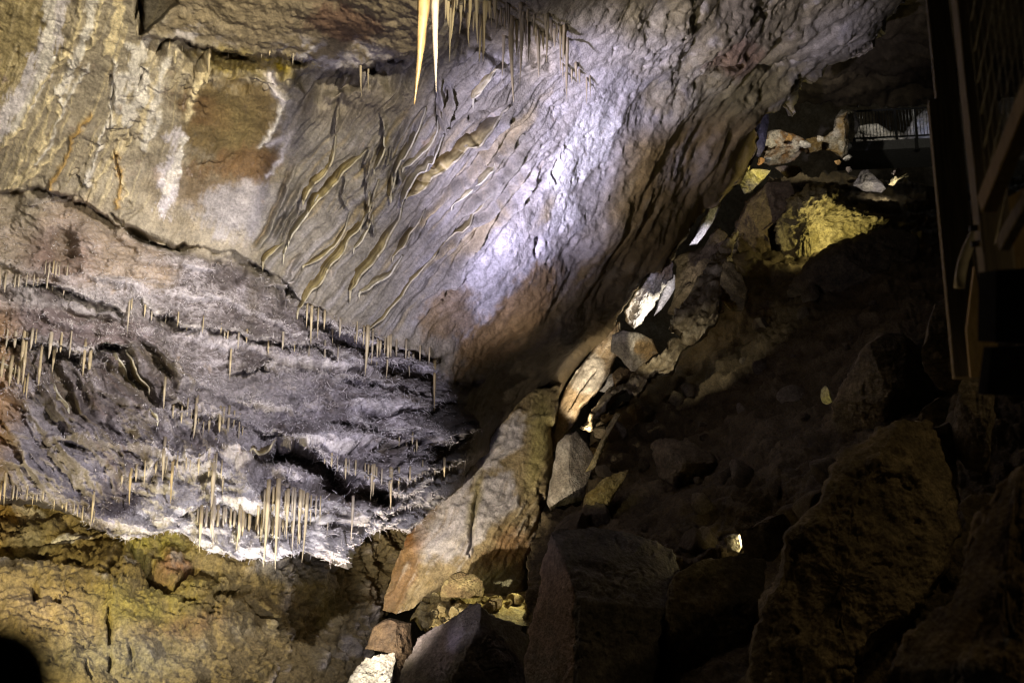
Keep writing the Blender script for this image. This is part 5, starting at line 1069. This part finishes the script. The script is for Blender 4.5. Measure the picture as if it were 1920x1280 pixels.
# ================================================================== built things
def box_mesh(x0, x1, y0, y1, z0, z1, bev=.006):
    import bmesh
    bm = bmesh.new(); bmesh.ops.create_cube(bm, size=1)
    for v in bm.verts: v.co = ((x0 + x1) / 2 + v.co.x * (x1 - x0), (y0 + y1) / 2 + v.co.y * (y1 - y0), (z0 + z1) / 2 + v.co.z * (z1 - z0))
    if bev: bmesh.ops.bevel(bm, geom=bm.edges[:], offset=bev, segments=2, affect='EDGES', profile=.5)
    V = np.array([v.co[:] for v in bm.verts]); Fq = [[v.index for v in f.verts] for f in bm.faces]; bm.free()
    return V, Fq
def rotz(V, a):
    c, s = math.cos(a), math.sin(a); W = V.copy(); W[:, 0] = V[:, 0] * c - V[:, 1] * s; W[:, 1] = V[:, 0] * s + V[:, 1] * c; return W
def part(name, V, Fq, mat, parent, smooth=False):
    return mesh_obj(name, V, Fq, mat, parent, smooth=smooth)
def beam(name, a, b, w, h, mat, parent, bev=.004):
    """squared bar from a to b (given in the parent's frame)"""
    a = np.asarray(a, float); b = np.asarray(b, float); L = np.linalg.norm(b - a); t = (b - a) / L
    up = np.array([0, 0, 1.0]) if abs(t[2]) < .9 else np.array([0, 1.0, 0])
    u = np.cross(t, up); u /= np.linalg.norm(u); v = np.cross(u, t)
    V, Fq = box_mesh(-w / 2, w / 2, -h / 2, h / 2, 0, L, bev)
    return part(name, a + V[:, :1] * u + V[:, 1:2] * v + V[:, 2:3] * t, Fq, mat, parent)
def rod(name, pts, r, mat, parent, sides=8):
    V, Fq = tube(pts, np.full(len(pts), r), sides); return part(name, V, Fq, mat, parent, True)

# ---- walkway and railing at the far end of the passage
dR = 30.0
A0 = P(1588, 266, dR); A1 = P(1790, 264, dR - .4); ux = (A1 - A0) / np.linalg.norm(A1 - A0); ux[2] = 0; ux /= np.linalg.norm(ux); wl = float(np.linalg.norm(A1 - A0)); uy = np.array([-ux[1], ux[0], 0])
wk = empty('walkway', A0, 'grey concrete walkway under the far railing at the upper right', 'walkway')
V, Fq = box_mesh(0, wl, 0, 1.6, -.30, 0, .015); part('deck', np.c_[V[:, 0] * ux[0] + V[:, 1] * uy[0], V[:, 0] * ux[1] + V[:, 1] * uy[1], V[:, 2]], Fq, M_CONC, wk)
V, Fq = box_mesh(1.95, 2.05, -.012, .2, -.34, .02, .004); part('joint_strip', np.c_[V[:, 0] * ux[0] + V[:, 1] * uy[0], V[:, 0] * ux[1] + V[:, 1] * uy[1], V[:, 2]], Fq, M_STEEL, wk)
rl = empty('railing', A0 + uy * .08 + np.array([0, 0, .003]), 'dark steel railing of thin upright bars on the far walkway', 'railing')
def rp_(u, z, y=0): return ux * u + uy * y + np.array([0, 0, z])
beam('top_rail', rp_(0, 1.0), rp_(wl, 1.0), .05, .05, M_STEEL, rl)
beam('bottom_rail', rp_(0, .12), rp_(wl, .12), .04, .05, M_STEEL, rl)
for u in (0.03, 1.47, 2.05, 3.1): beam('post', rp_(u, 0), rp_(u, 1.03 if u < 1 else .98), .07, .06, M_STEEL, rl)
beam('brace', rp_(.05, .97), rp_(.24, 0, -.03), .07, .04, M_STEEL, rl)
for k in range(31):
    u = .13 + k * .0975
    if min(abs(u - a) for a in (0.03, 1.47, 2.05, 3.1)) > .06: rod('baluster', [rp_(u, .13), rp_(u, .5), rp_(u, .985)], .011, M_STEEL, rl, 6)

# ---- timber stair structure close by on the right
def post(px, py, d, top, w, dp, label, yaw, pieces):
    b = P(px, py, d); z1 = P(px, top, d)[2]
    e = empty('timber_post', b, label, 'post')
    for (x0, x1, y0, y1, za, zb) in pieces:
        V, Fq = box_mesh(x0, x1, y0, y1, za, (z1 - b[2]) + zb, .008); part('beam', rotz(V, yaw), Fq, M_TIM, e)
    return e
e = post(1820, 705, 5.0, 128, .14, .1, 'weathered timber post ending above the rocks, farther of the two posts', R(-17), [(-.075, .068, 0, .10, 0, 0), (-.02, .09, .112, .20, .12, 1.2)])
for z in (.35, .95):
    V, Fq = tube([(.075, .03, z), (.10, .03, z)], [.014, .014], 8); part('bolt', rotz(V, R(-17)), Fq, M_STEEL, e)
e = post(1886, 600, 3.5, -260, .105, .1, 'nearer blurred timber post running out of the top of the picture', R(-15), [(-.052, .052, 0, .12, 0, 0)])
for z in (.3, .36):
    V, Fq = tube([(-.078, .05, z), (-.05, .05, z)], [.012, .012], 8); part('bolt', rotz(V, R(-15)), Fq, M_STEEL, e)

def plate(name, pts, th, mat, label, cat):
    """sawn board with the outline pts (px, py, d), th metres thick away from the viewer"""
    Q = P(*np.asarray(pts, float).T); c = Q.mean(0); n = len(Q)
    nrm = np.cross(Q[1] - Q[0], Q[-1] - Q[0]); nrm /= np.linalg.norm(nrm)
    if nrm @ (CAM - c) > 0: nrm = -nrm
    Q = Q - ((Q - c) @ nrm)[:, None] * nrm
    V = np.concatenate([Q, Q + nrm * th]) - c
    Fq = [list(range(n)), list(range(n, 2 * n))[::-1]] + [[i, n + i, n + (i + 1) % n, (i + 1) % n] for i in range(n)]
    o = mesh_obj(name, V, Fq, mat, smooth=False); o.location = c
    import bmesh
    bm = bmesh.new(); bm.from_mesh(o.data); bmesh.ops.recalc_face_normals(bm, faces=bm.faces); bm.to_mesh(o.data); bm.free()
    return tag(o, label, cat)
plate('stair_stringer', [(1826, 500, 4.5), (1838, 560, 4.5), (1844, 602, 4.5), (1858, 606, 4.48), (1860, 640, 4.48), (1872, 644, 4.46), (1874, 654, 4.46), (1858, 668, 4.48), (1850, 704, 4.5), (1822, 708, 4.5), (1812, 620, 4.52)], .045, M_TIM2, 'pale notched stair board between the two timber posts', 'board')
plate('board', [(1886, 372, 3.75), (1960, 330, 3.7), (1960, 505, 3.7), (1893, 502, 3.75)], .03, M_TIM2, 'warm lit plain board at the right edge, below the slanting rail', 'board')
plate('board', [(1868, 506, 3.2), (1960, 500, 3.2), (1960, 645, 3.2), (1866, 640, 3.2)], .12, M_BLACK, 'black square box panel at the right edge under the lit board', 'panel')
plate('board', [(1860, 650, 3.4), (1960, 648, 3.4), (1960, 742, 3.4), (1848, 740, 3.4)], .06, M_BLACK, 'black glossy panel with a bluish sheen beneath the square box panel', 'panel')
for o in list(COL.objects):
    if o.name.startswith('board') and 'black' in o['label']: o.name = 'panel'
hose = P(np.array([1838, 1828, 1816, 1806, 1801, 1799]), np.array([428, 440, 462, 490, 515, 540]), np.full(6, 4.15))
V, Fq = tube(hose - hose[0], np.full(6, .022), 10); o = mesh_obj('hose', V, Fq, M_HOSE); o.location = hose[0]; tag(o, 'pale curved hose bent behind the nearer timber post', 'hose')

# slanting hand rail with its wire mesh infill
h0 = P(1850, 385, 3.3); h1 = P(1985, 55, 2.75)
hr = empty('stair_rail', h0, 'slanting timber stair rail with wire mesh at the right edge', 'stair rail')
beam('rail', (0, 0, 0), h1 - h0, .05, .07, M_TIM2, hr)
l0 = P(1880, 460, 3.35) - h0; l1 = P(1985, 270, 2.95) - h0
beam('lower_rail', l0, l1, .035, .05, M_TIM, hr)
mp = empty('wire_mesh', P(1850, 300, 3.45), 'crossed wire mesh panel behind the slanting stair rail', 'wire mesh')
O = P(1852, 330, 3.45); ax = P(1985, 330, 3.05) - O; ax[2] = 0; ax /= np.linalg.norm(ax); base = P(1850, 300, 3.45)
for k in range(11):
    a = O + ax * (k * .036 - .01); rod('wire', [a - base + np.array([0, 0, -.1 + k * .03]), a - base + np.array([0, 0, .5]), a - base + np.array([0, 0, 1.1])], .0022, M_WIRE, mp, 5)
for k in range(9):
    a = O + np.array([0, 0, k * .12 - .25]); rod('wire', [a - base, a - base + ax * .2 + np.array([0, 0, .30]), a - base + ax * .42 + np.array([0, 0, .63])], .0022, M_WIRE, mp, 5)

# ---- rounded end of a hand-rail post right in front of the lens
c = P(-18, 1302, .38); n = 14
zz = np.r_[[-.40, -.2, -.05, -.015], np.sin(np.linspace(-.2, 1.45, n)) * .0285, [.0287]]
rr = np.r_[[.02, .02, .02, .021], np.maximum(np.cos(np.linspace(-.2, 1.45, n)), 0.02) * .0248, [.002]]
V, Fq = tube(np.c_[np.zeros(len(zz)), np.zeros(len(zz)), zz], rr, 28); o = mesh_obj('post_cap', V, Fq, M_RUB); o.location = c; tag(o, 'black rounded post cap out of focus in the bottom left corner', 'post cap')

# ================================================================== camera
cd = bpy.data.cameras.new('camera'); cam = bpy.data.objects.new('camera', cd); COL.objects.link(cam)
cam.location = CAM; cam.rotation_euler = (R(90) + PITCH, 0, 0)
cd.lens = 35; cd.sensor_width = 36; cd.clip_start = .05; cd.clip_end = 400
cd.dof.use_dof = True; cd.dof.focus_distance = 11.0; cd.dof.aperture_fstop = 2.0
SC.camera = cam

# ================================================================== show-cave lamps out of view, some floods in open air, plus added fills
LAV = (.78, .73, 1.0); WARM = (1.0, .84, .56); NEUT = (1.0, .93, .80); YEL = (1.0, .88, .42); AMB = (1.0, .70, .34)
def spot(name, pos, tgt, watts, col, ang=60, blend=.7, rad=.06):
    l = bpy.data.lights.new(name, 'SPOT'); l.energy = watts; l.color = col; l.spot_size = R(ang); l.spot_blend = blend; l.shadow_soft_size = rad
    o = bpy.data.objects.new(name, l); COL.objects.link(o); o.location = pos
    v = bpy_vec(tgt) - bpy_vec(pos); o.rotation_euler = v.to_track_quat('-Z', 'Y').to_euler(); return o
def point(name, pos, watts, col, rad=.05):
    l = bpy.data.lights.new(name, 'POINT'); l.energy = watts; l.color = col; l.shadow_soft_size = rad
    o = bpy.data.objects.new(name, l); COL.objects.link(o); o.location = pos; return o
from mathutils import Vector
bpy_vec = lambda v: Vector([float(a) for a in v])
spot('lavender_flood', (-2.2, 4.2, .4), P(1112, 240, 11.0), 5200, LAV, 25, .7, .06)
spot('lavender_lower_flood', (-2.3, 4.1, .4), P(1015, 455, 11.4), 3000, LAV, 24, .8, .06)
spot('lavender_fill', (-2.4, 4.0, .3), P(1000, 360, 11.2), 420, LAV, 56, .9, .08)
spot('ceiling_flood', (1.2, 3.0, 4.9), P(300, 210, 9), 2000, (1, .88, .64), 50, .8, .07)  # unseen flood hung in open air, no fitting
spot('frost_flood', (.9, 3.4, 5.4), P(400, 790, 9.6), 1700, (.93, .88, 1), 46, .7, .06)  # unseen, raised into open air so the ledges cast shadow
spot('frost_fill', P(620, 1420, 7.2), P(480, 900, 9.2), 180, (.93, .88, 1), 80, .7, .06)
spot('lip_lamp', P(430, 1300, 7.4), P(430, 940, 9.2), 230, (1, .95, .88), 64, .8, .05)
spot('wall_lamp', P(-260, 1330, 6.2), P(180, 1120, 9), 430, (1, .84, .46), 80, .8, .06)
point('left_glow', P(-70, 840, 8.3), 2, AMB)
spot('slab_lamp', P(420, 1345, 7.0), P(900, 960, 12.5), 1500, (1, .86, .68), 36, .8, .05)
spot('face_lamp', P(560, 1330, 7.4), P(812, 1196, 8.6), 60, LAV, 14, .9, .04)
spot('slot_lamp', P(1085, 832, 12.85), P(1102, 708, 15.3), 700, (1, .84, .62), 30, .6, .04)
spot('slot_upper_lamp', P(1292, 640, 15.9), P(1214, 545, 17), 240, NEUT, 80, .6, .04)
spot('ledge_lamp', P(1140, 600, 13.5), P(1275, 660, 14.6), 70, (1, .9, .72), 50, .6, .04)
spot('blade_lamp', P(1360, 474, 18.6), P(1322, 420, 19.5), 110, (.95, .92, 1), 90, .6, .04)
spot('crag_lamp', P(1566, 468, 17.3), P(1535, 420, 18.3), 70, YEL, 150, .7, .04)
spot('arch_lamp', P(1500, 205, 22.5), P(1512, 275, 26.3), 240, NEUT, 70, .6, .04)
spot('pillar_lamp', P(1455, 335, 21.2), P(1428, 250, 22.8), 16, LAV, 60, .6, .04)
point('passage_lamp', P(1650, 205, 32.0), 26, NEUT)
point('rear_lamp', P(1800, 225, 32.0), 16, (.8, .84, 1))
spot('rail_rock_lamp', P(1672, 360, 22.6), P(1630, 336, 23.5), 16, NEUT, 140, .6, .03)
spot('gap_lamp', P(1402, 1012, 8.66), P(1376, 1022, 8.72), 7, (1, .8, .42), 150, .6, .03)
spot('gravel_lamp', P(985, 1060, 11.4), P(890, 1150, 10.8), 22, YEL, 110, .7, .04)
spot('corner_lamp', P(655, 1315, 9.0), P(700, 1258, 9.5), 45, NEUT, 60, .7, .04)
spot('stripe_lamp', P(1080, 880, 10.0), P(1130, 920, 10.8), 4, YEL, 40, .7, .04)
spot('stair_lamp', (-.2, 8.0, .4), P(1820, 380, 4.4), 90, AMB, 34, .6, .08)
spot('boulder_lamp', (4.6, 4.4, 5.0), P(1720, 1060, 6), 48, (1, .76, .42), 50, 1.0, .08)
spot('left_fill', (-1.4, 2.4, 4.0), P(150, 150, 8.4), 800, (1, .88, .66), 52, .9, .07)  # added fill, brightens the far left wall
spot('near_boulder_fill', (3.5, 1.5, 4.5), P(1800, 1130, 4.3), 40, (1, .76, .42), 40, .9, .08)  # added to lift the front of the nearest boulder
spot('chip_fill', P(1512, 800, 9.0), P(1547, 743, 9.6), 5, YEL, 16, .6, .03)  # added just to brighten the cream chip
spot('shelf_lamp', P(1446, 305, 21.3), P(1408, 338, 22), 22, YEL, 110, .6, .04)
spot('roof_fill', (-1.2, 3.4, .5), P(1285, 110, 12.6), 1200, (1, .9, .74), 27, .9, .08)  # added neutral fill for the upper right ceiling
spot('stair_fill', (3.4, 1.0, 3.2), (2.0, 4.2, 3.2), 2.5, (1, .82, .56), 60, .9, .06)  # added to bring out the dark post fronts and mesh

w = bpy.data.worlds.new('World'); SC.world = w; w.use_nodes = True
bg = w.node_tree.nodes['Background']; bg.inputs['Color'].default_value = (.9, .75, .5, 1); bg.inputs['Strength'].default_value = .004
# ================================================================== render
SC.render.engine = 'CYCLES'
cy = SC.cycles; cy.filter_width = 1.15; cy.use_denoising = True; cy.use_adaptive_sampling = False; cy.max_bounces = 5; cy.diffuse_bounces = 3; cy.glossy_bounces = 2; cy.transmission_bounces = 3; cy.sample_clamp_indirect = 1.2; cy.caustics_reflective = False; cy.caustics_refractive = False
try:
    cy.denoiser = 'OPENIMAGEDENOISE'; cy.denoising_input_passes = 'RGB_ALBEDO_NORMAL'; cy.denoising_prefilter = 'ACCURATE'
except Exception: pass
SC.view_settings.view_transform = 'Standard'; SC.view_settings.look = 'None'; SC.view_settings.exposure = 0; SC.view_settings.gamma = 1
